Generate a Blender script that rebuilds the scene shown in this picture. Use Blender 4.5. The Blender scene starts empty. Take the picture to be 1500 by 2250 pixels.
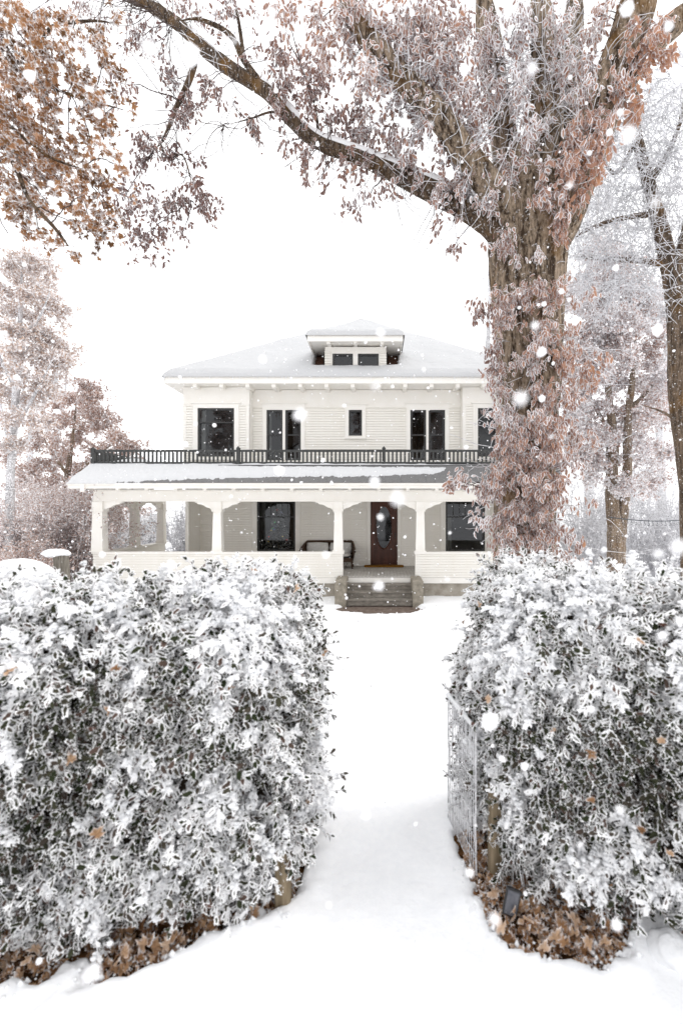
import bpy, math, random
import numpy as np
from mathutils import Vector, Matrix

# ------------------------------------------------------------------ camera, sky, sun, exposure
sc = bpy.context.scene
F, CX, CY, EYE = 1078.0, 830.0, 1122.0, 1.9        # lens constants used to measure the place from the photograph
cam_d = bpy.data.cameras.new('camera'); cam = bpy.data.objects.new('camera', cam_d)
sc.collection.objects.link(cam); sc.camera = cam
cam.location = (0, 0, EYE); cam.rotation_euler = (math.radians(90), 0, 0)
cam_d.sensor_fit = 'HORIZONTAL'; cam_d.sensor_width = 36.0
cam_d.lens = 36.0 * F / 1500.0
cam_d.shift_x = -(CX - 750.0) / 1500.0
cam_d.shift_y = -(1125.0 - CY) / 1500.0
cam_d.clip_start = 0.05; cam_d.clip_end = 2000
cam_d.dof.use_dof = True; cam_d.dof.focus_distance = 10.5; cam_d.dof.aperture_fstop = 3.0

SUN_EL, SUN_AZ = math.radians(50), math.radians(72)
world = bpy.data.worlds.new('World'); sc.world = world; world.use_nodes = True
wn, wl_ = world.node_tree.nodes, world.node_tree.links
wn.clear()
sky = wn.new('ShaderNodeTexSky'); sky.sky_type = 'NISHITA'; sky.sun_disc = False
sky.sun_elevation = SUN_EL; sky.sun_rotation = SUN_AZ
sky.air_density = 1.0; sky.dust_density = 4.0; sky.ozone_density = 1.0
hs = wn.new('ShaderNodeHueSaturation'); hs.inputs['Saturation'].default_value = 0.10
wl_.new(sky.outputs[0], hs.inputs['Color'])
mixw = wn.new('ShaderNodeMix'); mixw.data_type = 'RGBA'; mixw.inputs[0].default_value = 0.93   # even overcast layer over the sky
wl_.new(hs.outputs[0], mixw.inputs[6]); mixw.inputs[7].default_value = (10.0, 10.05, 10.2, 1)
bg = wn.new('ShaderNodeBackground'); bg.inputs['Strength'].default_value = 0.13
wl_.new(mixw.outputs[2], bg.inputs['Color'])
wo = wn.new('ShaderNodeOutputWorld'); wl_.new(bg.outputs[0], wo.inputs[0])
sun_d = bpy.data.lights.new('sun', 'SUN'); sun_d.energy = 1.0; sun_d.angle = math.radians(38); sun_d.color = (1.0, 0.96, 0.90)
sun = bpy.data.objects.new('sun', sun_d); sc.collection.objects.link(sun)
sun.rotation_euler = (math.radians(40), 0, math.radians(108))   # high to the right, a little behind the house
sc.view_settings.view_transform = 'Standard'; sc.view_settings.look = 'None'
sc.view_settings.gamma = 1; sc.view_settings.use_curve_mapping = False
sc.view_settings.exposure = 0.41
sc.cycles.use_denoising = True
sc.cycles.max_bounces = 12; sc.cycles.diffuse_bounces = 10; sc.cycles.transparent_max_bounces = 8
sc.cycles.caustics_reflective = False; sc.cycles.caustics_refractive = False

rs = np.random.RandomState(7); random.seed(7)
COL = sc.collection
WL = {}                                              # world position of every object built

# ------------------------------------------------------------------ helpers: measuring, noise, objects
def W(px, py, Y):
    return np.array([(px - CX) * Y / F, Y, EYE - (py - CY) * Y / F])
def PX(P):
    P = np.asarray(P); y = np.maximum(P[..., 1], .05)
    return CX + P[..., 0] * F / y, CY - (P[..., 2] - EYE) * F / y
def sstep(a, b, x):
    t = np.clip((np.asarray(x, float) - a) / (b - a), 0, 1); return t * t * (3 - 2 * t)
def _hash(x, y, z, s):
    h = (x.astype(np.int64) * 374761393 + y.astype(np.int64) * 668265263 + z.astype(np.int64) * 1440662683 + s * 974711) & 0xffffffff
    h = ((h ^ (h >> 13)) * 1274126177) & 0xffffffff
    h = ((h ^ (h >> 16)) * 2246822519) & 0xffffffff
    return ((h ^ (h >> 15)) & 0xffffff) / float(0xffffff) * 2 - 1
def vnoise(p, s=0):
    p = np.asarray(p, float); i = np.floor(p); f = p - i; f = f * f * (3 - 2 * f); i = i.astype(np.int64)
    r = 0
    for dx in (0, 1):
        for dy in (0, 1):
            for dz in (0, 1):
                w = (f[..., 0] if dx else 1 - f[..., 0]) * (f[..., 1] if dy else 1 - f[..., 1]) * (f[..., 2] if dz else 1 - f[..., 2])
                r = r + w * _hash(i[..., 0] + dx, i[..., 1] + dy, i[..., 2] + dz, s)
    return r
def fbm(p, o=3, s=0):
    p = np.asarray(p, float); r = 0; a = 1.0; t = 0
    for k in range(o):
        r = r + a * vnoise(p * 2 ** k + 17.3 * k, s + k); t += a; a *= .5
    return r / t
def nrm(v):
    v = np.asarray(v, float); return v / np.maximum(np.linalg.norm(v, axis=-1, keepdims=True), 1e-9)

def place(o, parent, loc):
    loc = Vector(loc); COL.objects.link(o)
    if parent is not None:
        o.parent = parent; o.location = loc - WL[parent.name]
    else:
        o.location = loc
    WL[o.name] = loc
    return o
def tag(o, label, cat, group=None, kind=None):
    o['label'] = label; o['category'] = cat
    if group: o['group'] = group
    if kind: o['kind'] = kind
    return o
def empty(name, loc, label=None, cat=None, group=None, parent=None):
    o = bpy.data.objects.new(name, None); o.empty_display_size = .1
    place(o, parent, loc)
    if label: tag(o, label, cat, group)
    return o

class Geo:
    """collects triangles with materials and two per-vertex numbers"""
    def __init__(s): s.v = []; s.t = []; s.m = []; s.a = []; s.b = []; s.n = 0
    def add(s, V, T, mat=0, rim=0.0, rnd=0.0):
        V = np.asarray(V, float).reshape(-1, 3); T = np.asarray(T, np.int64).reshape(-1, 3)
        s.v.append(V); s.t.append(T + s.n); s.m.append(np.full(len(T), mat, np.int32) if np.isscalar(mat) else np.asarray(mat, np.int32))
        s.a.append(np.broadcast_to(np.asarray(rim, float), (len(V),)).copy()); s.b.append(np.broadcast_to(np.asarray(rnd, float), (len(V),)).copy())
        s.n += len(V)
    def quads(s, V, Q, mat=0, rim=0.0, rnd=0.0):
        Q = np.asarray(Q, np.int64).reshape(-1, 4)
        s.add(V, np.concatenate([Q[:, [0, 1, 2]], Q[:, [0, 2, 3]]]), mat, rim, rnd)
    def box(s, x0, x1, y0, y1, z0, z1, mat=0):
        V = [(x, y, z) for x in (x0, x1) for y in (y0, y1) for z in (z0, z1)]
        s.quads(V, [(0, 1, 3, 2), (4, 6, 7, 5), (0, 4, 5, 1), (2, 3, 7, 6), (0, 2, 6, 4), (1, 5, 7, 3)], mat)
    def mesh(s, name, mats, loc=(0, 0, 0), smooth=False):
        me = bpy.data.meshes.new(name)
        V = np.concatenate(s.v) - np.asarray(loc, float); T = np.concatenate(s.t)
        me.vertices.add(len(V)); me.vertices.foreach_set('co', V.astype(np.float32).ravel())
        me.loops.add(len(T) * 3); me.loops.foreach_set('vertex_index', T.astype(np.int32).ravel())
        me.polygons.add(len(T)); me.polygons.foreach_set('loop_start', np.arange(len(T), dtype=np.int32) * 3)
        me.polygons.foreach_set('material_index', np.concatenate(s.m))
        me.polygons.foreach_set('use_smooth', np.full(len(T), smooth, bool))
        for n, d in (('rim', s.a), ('rnd', s.b)):
            at = me.attributes.new(n, 'FLOAT', 'POINT'); at.data.foreach_set('value', np.concatenate(d).astype(np.float32))
        for m in (mats if isinstance(mats, (list, tuple)) else [mats]): me.materials.append(m)
        me.update(calc_edges=True)
        return me
    def build(s, name, mats, parent=None, loc=None, smooth=False, kind=None):
        if loc is None:
            V = np.concatenate(s.v); loc = ((V[:, 0].min() + V[:, 0].max()) / 2, (V[:, 1].min() + V[:, 1].max()) / 2, V[:, 2].min())
        o = bpy.data.objects.new(name, s.mesh(name, mats, loc, smooth))
        place(o, parent, loc)
        if kind: o['kind'] = kind
        return o
def box(name, x0, x1, y0, y1, z0, z1, mat, parent=None):
    g = Geo(); g.box(x0, x1, y0, y1, z0, z1); return g.build(name, mat, parent)
def prism(name, poly, axis, a0, a1, mat, parent=None):
    """polygon (2D list) pulled along an axis: 'y' -> poly is (x,z); 'x' -> poly is (y,z); 'z' -> (x,y)"""
    n = len(poly); f = {'y': lambda p, a: (p[0], a, p[1]), 'x': lambda p, a: (a, p[0], p[1]), 'z': lambda p, a: (p[0], p[1], a)}[axis]
    V = [f(p, a0) for p in poly] + [f(p, a1) for p in poly]
    from mathutils.geometry import tessellate_polygon
    tr = tessellate_polygon([[Vector((p[0], p[1], 0)) for p in poly]])
    T = [t for t in tr] + [(t[2] + n, t[1] + n, t[0] + n) for t in tr]
    for i in range(n):
        j = (i + 1) % n; T += [(i, j, j + n), (i, j + n, i + n)]
    g = Geo(); g.add(V, T); return g.build(name, mat, parent)
def inst(name, me, parent, loc, rot=None, scale=None):
    o = bpy.data.objects.new(name, me); COL.objects.link(o)
    loc = Vector(loc); b = Vector((0, 0, 0))
    if parent is not None: o.parent = parent; b = WL[parent.name]
    M = Matrix.Translation(loc - b)
    if rot is not None: M = M @ rot.to_4x4()
    if scale is not None: M = M @ Matrix.Diagonal((*scale, 1)) if hasattr(scale, '__len__') else M @ Matrix.Scale(scale, 4)
    o.matrix_basis = M; WL[o.name] = loc
    return o

# swept tubes, many at once: P (n,k,3), R (n,k)
def tubes(g, P, R, sides=3, mat=0, rim=1.0, rnd=0.0, cap=False):
    P = np.asarray(P, float); n, k, _ = P.shape
    R = np.broadcast_to(np.asarray(R, float), (n, k))
    t = np.empty_like(P); t[:, 1:-1] = P[:, 2:] - P[:, :-2]; t[:, 0] = P[:, 1] - P[:, 0]; t[:, -1] = P[:, -1] - P[:, -2]; t = nrm(t)
    ref = np.where(np.abs(nrm(P[:, -1] - P[:, 0])[:, 2:3]) > .75, np.array([[1., .2, 0]]), np.array([[.0, .1, 1.]]))
    u = nrm(np.cross(t, ref[:, None, :])); v = np.cross(t, u)
    a = np.arange(sides) * 2 * math.pi / sides
    V = P[:, :, None, :] + R[:, :, None, None] * (np.cos(a)[None, None, :, None] * u[:, :, None, :] + np.sin(a)[None, None, :, None] * v[:, :, None, :])
    idx = np.arange(n * k * sides).reshape(n, k, sides)
    A = idx[:, :-1, :]; B = np.roll(A, -1, axis=2); Cc = idx[:, 1:, :]; D = np.roll(Cc, -1, axis=2)
    Q = np.stack([A, B, D, Cc], -1).reshape(-1, 4)
    rv = np.broadcast_to(np.asarray(rnd, float).reshape(-1, 1), (n, k * sides)).ravel() if not np.isscalar(rnd) else rnd
    g.quads(V.reshape(-1, 3), Q, mat, rim, rv)
def grow(start, dirs, length, k=6, curl=.25, bend=.12, grav=.05, rng=rs):
    start = np.asarray(start, float); n = len(start); d = nrm(dirs)
    b = rng.normal(0, bend, (n, 3)); st = (np.broadcast_to(np.asarray(length, float), (n,)) / (k - 1))[:, None]
    P = np.empty((n, k, 3)); P[:, 0] = start
    for i in range(1, k):
        d = nrm(d + b + rng.normal(0, curl, (n, 3)) + np.array([0, 0, -grav])); P[:, i] = P[:, i - 1] + d * st
    return P
def spline(pts, n):
    pts = np.asarray(pts, float); m = len(pts); t = np.linspace(0, m - 1, n); i = np.minimum(t.astype(int), m - 2); f = (t - i)[:, None]
    p0 = pts[np.maximum(i - 1, 0)]; p1 = pts[i]; p2 = pts[i + 1]; p3 = pts[np.minimum(i + 2, m - 1)]
    return .5 * (2 * p1 + (p2 - p0) * f + (2 * p0 - 5 * p1 + 4 * p2 - p3) * f ** 2 + (3 * p1 - p0 - 3 * p2 + p3) * f ** 3)

# ------------------------------------------------------------------ materials
def new_mat(name):
    m = bpy.data.materials.new(name); m.use_nodes = True; nt = m.node_tree; nt.nodes.clear()
    out = nt.nodes.new('ShaderNodeOutputMaterial'); return m, nt, out
def N(nt, kind, **kw):
    n = nt.nodes.new('ShaderNode' + kind)
    for k, v in kw.items():
        if k.startswith('i_'): n.inputs[k[2:].replace('_', ' ')].default_value = v
        else: setattr(n, k, v)
    return n
def ramp(nt, stops, src):
    r = N(nt, 'ValToRGB'); e = r.color_ramp.elements
    while len(e) < len(stops): e.new(.5)
    for el, (p, c) in zip(e, stops): el.position = p; el.color = (*c, 1) if len(c) == 3 else c
    nt.links.new(src, r.inputs[0]); return r.outputs[0]
def noise(nt, scale, detail=4, rough=.55, map_scale=None, coord='Object'):
    tc = N(nt, 'TexCoord'); n = N(nt, 'TexNoise'); n.inputs['Scale'].default_value = scale; n.inputs['Detail'].default_value = detail; n.inputs['Roughness'].default_value = rough
    if map_scale:
        mp = N(nt, 'Mapping'); mp.inputs['Scale'].default_value = map_scale; nt.links.new(tc.outputs[coord], mp.inputs[0]); nt.links.new(mp.outputs[0], n.inputs['Vector'])
    else: nt.links.new(tc.outputs[coord], n.inputs['Vector'])
    return n.outputs['Fac']
def mixc(nt, fac, a, b, mode='MIX'):
    m = N(nt, 'Mix', data_type='RGBA', blend_type=mode)
    for s, i in ((fac, 0), (a, 6), (b, 7)):
        if hasattr(s, 'is_linked'): nt.links.new(s, m.inputs[i])
        else: m.inputs[i].default_value = s if i == 0 else (*s, 1)
    return m.outputs[2]
def math_(nt, op, a, b=0.0):
    m = N(nt, 'Math', operation=op)
    for s, i in ((a, 0), (b, 1)):
        if hasattr(s, 'is_linked'): nt.links.new(s, m.inputs[i])
        else: m.inputs[i].default_value = s
    return m.outputs[0]
def mrange(nt, v, a, b, c=0., d=1.):
    m = N(nt, 'MapRange'); m.inputs[1].default_value = a; m.inputs[2].default_value = b; m.inputs[3].default_value = c; m.inputs[4].default_value = d
    nt.links.new(v, m.inputs[0]); return m.outputs[0]
def attr(nt, n): return N(nt, 'Attribute', attribute_name=n).outputs['Fac']
def finish(nt, out, col, rough=.6, bump=None, strength=.3, dist=.01, spec=.3, metal=0.0):
    p = N(nt, 'BsdfPrincipled'); p.inputs['Roughness'].default_value = rough; p.inputs['Metallic'].default_value = metal
    p.inputs['Specular IOR Level'].default_value = spec
    if hasattr(col, 'is_linked'): nt.links.new(col, p.inputs['Base Color'])
    else: p.inputs['Base Color'].default_value = (*col, 1)
    if bump is not None:
        b = N(nt, 'Bump'); b.inputs['Strength'].default_value = strength; b.inputs['Distance'].default_value = dist
        nt.links.new(bump, b.inputs['Height']); nt.links.new(b.outputs[0], p.inputs['Normal'])
    nt.links.new(p.outputs[0], out.inputs[0]); return p
FROST = (.90, .90, .92)
def two_tone(name, c0, c1, scale=6, rough=.6, ms=None, bump=.2, dist=.004, spec=.3, lo=.35, hi=.65):
    m, nt, out = new_mat(name); n = noise(nt, scale, 5, .6, ms)
    finish(nt, out, ramp(nt, [(lo, c0), (hi, c1)], n), rough, n, bump, dist, spec); return m
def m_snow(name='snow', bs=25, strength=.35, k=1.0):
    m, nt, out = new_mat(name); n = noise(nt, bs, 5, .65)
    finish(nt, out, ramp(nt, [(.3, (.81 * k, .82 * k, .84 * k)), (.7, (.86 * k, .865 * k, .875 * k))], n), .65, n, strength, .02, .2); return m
def m_leaf(name, stops, th=.72, soft=.12, trans=.25, frost=FROST, nz=.35, rough=.6, ns=60):
    """leaf colour by its own number, hoarfrost along the rim"""
    m, nt, out = new_mat(name)
    base = ramp(nt, stops, attr(nt, 'rnd'))
    n1 = noise(nt, ns, 3, .6)
    f = math_(nt, 'ADD', attr(nt, 'rim'), math_(nt, 'MULTIPLY', math_(nt, 'SUBTRACT', n1, .5), nz * 2))
    f = mrange(nt, f, th - soft, th + soft)
    col = mixc(nt, f, base, frost)
    d = N(nt, 'BsdfDiffuse'); nt.links.new(col, d.inputs[0]); t = N(nt, 'BsdfTranslucent'); nt.links.new(col, t.inputs[0])
    mx = N(nt, 'MixShader'); mx.inputs[0].default_value = trans
    nt.links.new(d.outputs[0], mx.inputs[1]); nt.links.new(t.outputs[0], mx.inputs[2]); nt.links.new(mx.outputs[0], out.inputs[0]); return m
def m_twig(name, wood, frost_amt=.5, frost=FROST):
    """thin wood, hoarfrost clinging in patches"""
    m, nt, out = new_mat(name); n = noise(nt, 14, 4, .6)
    f = mrange(nt, n, .5 - .0 - (frost_amt - .5) * .8 - .12, .5 - (frost_amt - .5) * .8 + .12)
    finish(nt, out, mixc(nt, f, wood, frost), .75, None, spec=.1); return m
def m_bark(name, dark, light, frost_amt=.0, lichen=True, vs=2.2, sc_=9, moss=(.20, .105, .03)):
    m, nt, out = new_mat(name)
    n1 = noise(nt, sc_ * 1.7, 6, .7, (1, 1, .13)); n2 = noise(nt, vs, 3, .5); n3 = noise(nt, 40, 4, .6, (1, 1, .4))
    f = math_(nt, 'ADD', math_(nt, 'MULTIPLY', n1, .65), math_(nt, 'MULTIPLY', n3, .35))
    c = ramp(nt, [(.43, dark), (.57, light)], f)
    c = mixc(nt, mrange(nt, n2, .40, .66), c, tuple(x * .45 for x in dark), 'MIX') if not lichen else mixc(nt, mrange(nt, n2, .54, .72, 0, .6), c, moss)
    if frost_amt > 0:
        n4 = noise(nt, 30, 4, .7); c = mixc(nt, mrange(nt, n4, .62 - frost_amt * .3, .78 - frost_amt * .3), c, FROST)
    finish(nt, out, c, .85, f, .8, .02, .1); return m

M = {}
M['snow'] = m_snow('snow', 25, .35, 1.09); M['snow_soft'] = m_snow('snow_soft', 60, .25); M['snow_roof'] = m_snow('dimmed_roof_snow', 30, .4, .70); M['snow_high'] = m_snow('dimmed_high_roof_snow', 14, .5, .58)  # roof snow colours darkened, standing in for dimmer light against the white sky
def m_paint(name, c):
    m, nt, out = new_mat(name); n = noise(nt, 3, 5, .6); n2 = noise(nt, 40, 3, .6, (1, 1, 6))
    c2 = mixc(nt, mrange(nt, n, .35, .75, 0, .55), c, tuple(x * f for x, f in zip(c, (.93, .91, .87))))
    finish(nt, out, c2, .5, n2, .12, .003, .3); return m
M['paint'] = m_paint('house_paint', (.815, .795, .75)); M['trim'] = m_paint('trim_paint', (.82, .80, .76))
M['black'] = two_tone('black_metal', (.030, .031, .031), (.06, .062, .06), 20, .45)
M['sash'] = two_tone('dark_sash', (.028, .028, .028), (.05, .05, .05), 20, .4)
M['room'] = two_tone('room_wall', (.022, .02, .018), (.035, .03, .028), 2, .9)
M['curtain'] = two_tone('curtain', (.45, .44, .42), (.55, .54, .52), 8, .9, (8, 1, 1))
M['door'] = two_tone('door_wood', (.050, .016, .009), (.085, .029, .017), 14, .35, (1, 1, .12), .15)
M['concrete'] = two_tone('old_concrete', (.20, .18, .145), (.36, .325, .27), 9, .9, None, .6, .01, .1, .32, .68)
M['step'] = two_tone('wet_step', (.15, .135, .115), (.30, .275, .24), 7, .8, (1, 1.6, 1.6), .5, .01, .2, .32, .68)
M['deck'] = two_tone('deck_board', (.40, .38, .35), (.52, .50, .47), 9, .6, (3, .3, 1))
M['found'] = two_tone('foundation', (.26, .23, .19), (.40, .37, .32), 4, .9, None, .4, .01, .1)
M['shingle'] = two_tone('asphalt_shingle', (.13, .128, .13), (.22, .218, .215), 60, .9, None, .5, .004, .1)
M['shake'] = two_tone('brown_shake', (.035, .018, .012), (.12, .065, .045), 12, .9, (1, 1, 8), .6, .01, .1)
M['coir'] = two_tone('coir_mat', (.14, .06, .012), (.26, .13, .03), 60, .95, None, .8, .01, .05)
M['wicker'] = two_tone('wicker', (.03, .016, .009), (.085, .045, .025), 50, .6, (1, 1, 3), .8, .01)
M['cushion'] = two_tone('cushion', (.50, .49, .47), (.58, .57, .55), 20, .95)
M['wood'] = two_tone('post_wood', (.11, .082, .05), (.27, .215, .145), 7, .85, (5, 5, .4), .5, .006, .1)
M['grey_wood'] = two_tone('weathered_wood', (.09, .08, .065), (.24, .22, .19), 18, .9, (3, 3, .25), .7, .01, .1)
M['wire'] = m_twig('frosted_wire', (.35, .35, .36), .55, (.8, .8, .82))
M['cable'] = two_tone('dark_cable', (.05, .06, .07), (.10, .11, .12), 20, .6)
M['panel'] = two_tone('solar_panel', (.075, .078, .095), (.13, .133, .15), 30, .35)
M['plastic'] = two_tone('black_plastic', (.02, .02, .022), (.04, .04, .042), 20, .5)
M['soil'] = two_tone('leafy_soil', (.045, .022, .010), (.17, .085, .035), 22, .95, None, .9, .02, .05)
M['wetpath'] = two_tone('wet_path', (.10, .07, .055), (.20, .16, .135), 9, .7, None, .5, .01, .2)
def m_thin(name, col, trans):
    m, nt, out = new_mat(name); d = N(nt, 'BsdfDiffuse'); tr = N(nt, 'BsdfTranslucent'); d.inputs[0].default_value = tr.inputs[0].default_value = (*col, 1)
    mx = N(nt, 'MixShader'); mx.inputs[0].default_value = trans; nt.links.new(d.outputs[0], mx.inputs[1]); nt.links.new(tr.outputs[0], mx.inputs[2]); nt.links.new(mx.outputs[0], out.inputs[0]); return m
M['flake'] = m_thin('snowflake', (.97, .97, .98), .5)
M['ice'] = two_tone('icicle', (.85, .87, .9), (.92, .93, .95), 20, .15)
def m_glass():
    m, nt, out = new_mat('window_glass')
    g = N(nt, 'BsdfGlossy'); g.inputs['Roughness'].default_value = .015; g.inputs['Color'].default_value = (.95, .97, 1, 1)
    t = N(nt, 'BsdfTransparent'); t.inputs['Color'].default_value = (.55, .57, .57, 1)
    fr = N(nt, 'Fresnel'); fr.inputs['IOR'].default_value = 1.55
    n = noise(nt, 1.2, 2, .5); b = N(nt, 'Bump'); b.inputs['Strength'].default_value = .05; b.inputs['Distance'].default_value = .05
    nt.links.new(n, b.inputs['Height']); nt.links.new(b.outputs[0], g.inputs['Normal'])
    mx = N(nt, 'MixShader'); nt.links.new(fr.outputs[0], mx.inputs[0]); nt.links.new(t.outputs[0], mx.inputs[1]); nt.links.new(g.outputs[0], mx.inputs[2])
    nt.links.new(mx.outputs[0], out.inputs[0]); return m
M['glass'] = m_glass()
M['bark'] = m_bark('cottonwood_bark', (.036, .024, .016), (.29, .225, .165), .06, True)
M['bark_thin'] = m_bark('limb_bark', (.028, .019, .013), (.125, .088, .06), .12, True, 2.2, 14)
M['bark_far'] = m_bark('far_bark', (.11, .08, .06), (.27, .21, .155), .2, True, 2, 8)
M['bark_grey'] = m_bark('grey_bark', (.05, .036, .026), (.17, .125, .09), .10, True, 2, 8)
M['bark_pale'] = m_bark('pale_bark', (.38, .37, .38), (.60, .59, .60), .5, False, 2, 8)
M['twig'] = m_twig('frosted_twig', (.16, .115, .095), .62)
M['twig_bare'] = m_twig('bare_twig', (.07, .05, .045), .28, (.75, .75, .78))
M['twig_white'] = m_twig('white_twig', (.26, .25, .26), .60, (.80, .80, .825))
M['twig_pink'] = m_twig('pinkish_twig', (.38, .27, .235), .56)
M['twig_dark'] = m_twig('dark_stem', (.055, .04, .03), .30)
M['leaf_big'] = m_leaf('frosted_brown_leaf', [(0, (.17, .105, .095)), (.35, (.31, .19, .155)), (.7, (.45, .27, .20)), (1, (.47, .255, .155))], .80, .14, .35, nz=.55)
M['leaf_maple'] = m_leaf('frosted_maple_leaf', [(0, (.15, .08, .04)), (.4, (.33, .175, .085)), (.75, (.47, .265, .145)), (1, (.58, .37, .25))], .82, .22, .38, nz=.7)
M['leaf_pink'] = m_leaf('pink_frosted_leaf', [(0, (.27, .165, .135)), (.5, (.38, .23, .18)), (1, (.56, .41, .36))], .72, .22, .35)
M['leaf_tan'] = m_leaf('tan_frosted_leaf', [(0, (.36, .245, .185)), (.5, (.52, .375, .29)), (1, (.62, .47, .38))], .72, .22, .35)
M['leaf_red'] = m_leaf('russet_frosted_leaf', [(0, (.29, .18, .145)), (.5, (.46, .30, .235)), (1, (.58, .42, .35))], .80, .2, .38)
M['leaf_hedge'] = m_leaf('frosted_hedge_leaf', [(0, (.025, .034, .016)), (.4, (.060, .062, .040)), (.65, (.085, .070, .058)), (.85, (.13, .085, .07)), (1, (.20, .085, .06))], .62, .14, .12, (.95, .95, .955), 1.3, ns=42)
M['needle'] = m_leaf('snowy_needle', [(0, (.03, .04, .035)), (1, (.07, .085, .075))], .6, .15, .1)
M['litter'] = m_leaf('litter_leaf', [(0, (.13, .065, .032)), (.35, (.31, .17, .085)), (.65, (.50, .32, .19)), (1, (.66, .49, .36))], .87, .2, .2, nz=.8, ns=45)
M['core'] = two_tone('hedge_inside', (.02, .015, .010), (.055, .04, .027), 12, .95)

# ------------------------------------------------------------------ leaf shapes
def leaf_template(w=.26, shards=0, seed=1):
    V = [(0, 0, 0), (0, .35, -.04), (0, .72, -.05), (0, 1, -.12), (-w, .30, .05), (-w * .85, .68, .03), (w, .30, .05), (w * .85, .68, .03)]
    T = [(0, 1, 4), (4, 1, 2), (4, 2, 5), (5, 2, 3), (0, 6, 1), (6, 7, 2), (6, 2, 1), (7, 3, 2)]
    rim = [.7, .0, .0, 1., 1., 1., 1., 1.]
    if shards:
        r = np.random.RandomState(seed); edge = [0, 4, 5, 3, 7, 6]
        for q in range(shards):
            a = edge[q % 6]; b = edge[(q + 1) % 6]; f = r.rand(); p = np.array(V[a]) * (1 - f) + np.array(V[b]) * f
            o = nrm(p - np.array([0, .5, 0])) * r.uniform(.09, .2) + r.normal(0, .07, 3); s = r.normal(0, .05, 3)
            i = len(V); V += [tuple(p - s), tuple(p + s), tuple(p + o)]; T.append((i, i + 1, i + 2)); rim += [1.3, 1.3, 1.5]
    return np.array(V), np.array(T), np.array(rim)
def maple_template():
    pol = [(0, 1.0), (12, .72), (22, .78), (31, .56), (48, .92), (60, .70), (71, .74), (82, .52), (106, .72), (130, .50), (160, .38)]
    out = [(math.sin(math.radians(a)) * r, math.cos(math.radians(a)) * r) for a, r in pol]
    out = out + [(0, -.12)] + [(-x, y) for x, y in out[:0:-1]]
    V = [(0, 0, 0)] + [(x * .55, y * .55, .34 * x * abs(x) + .30 * y * y - .10 * math.sin(5 * math.atan2(x, y)) - .16 * abs(x)) for x, y in out]
    n = len(out); T = [(0, i + 1, (i + 1) % n + 1) for i in range(n)]
    return np.array(V), np.array(T), np.array([0.] + [.62 + .4 * math.hypot(x, y) for x, y in out])
T_LEAF = leaf_template(.235); T_SLIM = leaf_template(.20); T_HEDGE = leaf_template(.25, 10); T_MAPLE = maple_template()
T_SMALL = (np.array([(0, 0, 0), (-.32, .45, .08), (0, 1, -.08), (.32, .45, .08)]), np.array([(0, 2, 1), (0, 3, 2)]), np.array([.45, .9, 1, .35]))
def frames(axis, normal):
    y = nrm(axis); x = nrm(np.cross(y, normal)); z = np.cross(x, y); return np.stack([x, y, z], -1)
def put_leaves(g, tpl, pos, Rm, scale, rnd, mat=0, frost=0.0):
    V, T, rim = tpl; n = len(pos)
    if n == 0: return
    P = np.einsum('nij,kj->nki', Rm, V) * np.asarray(scale)[:, None, None] + pos[:, None, :]
    Tt = (T[None] + (np.arange(n) * len(V))[:, None, None]).reshape(-1, 3)
    fr = np.broadcast_to(np.asarray(frost, float), (n,))
    g.add(P.reshape(-1, 3), Tt, mat, (rim[None] + fr[:, None]).ravel(), np.repeat(rnd, len(V)))
def leaf_set(parent, name, tpl, pos, Rm, scale, rnd, mat, frost=None, keep=300, stuff='leaves', frange=(0, .0)):
    """the largest leaves in view become objects of their own, the rest one part"""
    n = len(pos); frost = np.zeros(n) if frost is None else np.asarray(frost)
    x, y = PX(pos); size = scale / np.maximum(pos[:, 1], .1)
    inv = (x > 5) & (x < 1495) & (y > 5) & (y < 2245)
    score = np.where(inv, size + rs.rand(n) * .5 * size.max(), -1); pick = np.argsort(-score)[:keep] if keep else np.array([], int)
    pick = pick[score[pick] > 0]
    rest = np.ones(n, bool); rest[pick] = False
    g = Geo(); put_leaves(g, tpl, pos[rest], Rm[rest], scale[rest], rnd[rest], 0, frost[rest])
    g.build(stuff, mat, parent, kind='stuff')
    if len(pick):
        var = {}
        for i in pick:
            k = (int(rnd[i] * 4.99), int(np.clip((frost[i] + 1) * 4, 0, 8)))
            if k not in var:
                q = Geo(); q.add(tpl[0], tpl[1], 0, tpl[2] + (k[1] / 4 - 1), (k[0] + .5) / 5); var[k] = q.mesh(name, mat)
            inst(name, var[k], parent, pos[i], Matrix(Rm[i].tolist()), float(scale[i]))

# ------------------------------------------------------------------ ground
def base_z(y): return -.65 * sstep(3.0, 12.5, y)
LB = np.array([(-9, 1.75), (-2.5, 1.85), (-1.49, 1.93), (-1.13, 1.90), (-.83, 2.06), (-.60, 2.20), (-.41, 2.31)])
RB = np.array([(.44, 2.34), (.50, 2.20), (.615, 2.07), (.85, 1.985), (1.05, 2.06), (1.15, 2.2), (1.25, 2.32)])
def bed(x, y):
    """>0 inside the leafy beds under the two hedges"""
    l = np.minimum(np.minimum(y - np.interp(x, LB[:, 0], LB[:, 1]), -.40 + .05 * (y - 2.3) - x), 3.0 - y)
    l = np.minimum(l, np.hypot((x + 1.215) / 1.0, (y - 1.96) / 1.3) - .075)
    r = np.minimum(np.minimum(y - np.interp(x, RB[:, 0], RB[:, 1]), x - .46), np.minimum(2.9 - y, 2.6 - x))
    return np.maximum(l, r)
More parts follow.
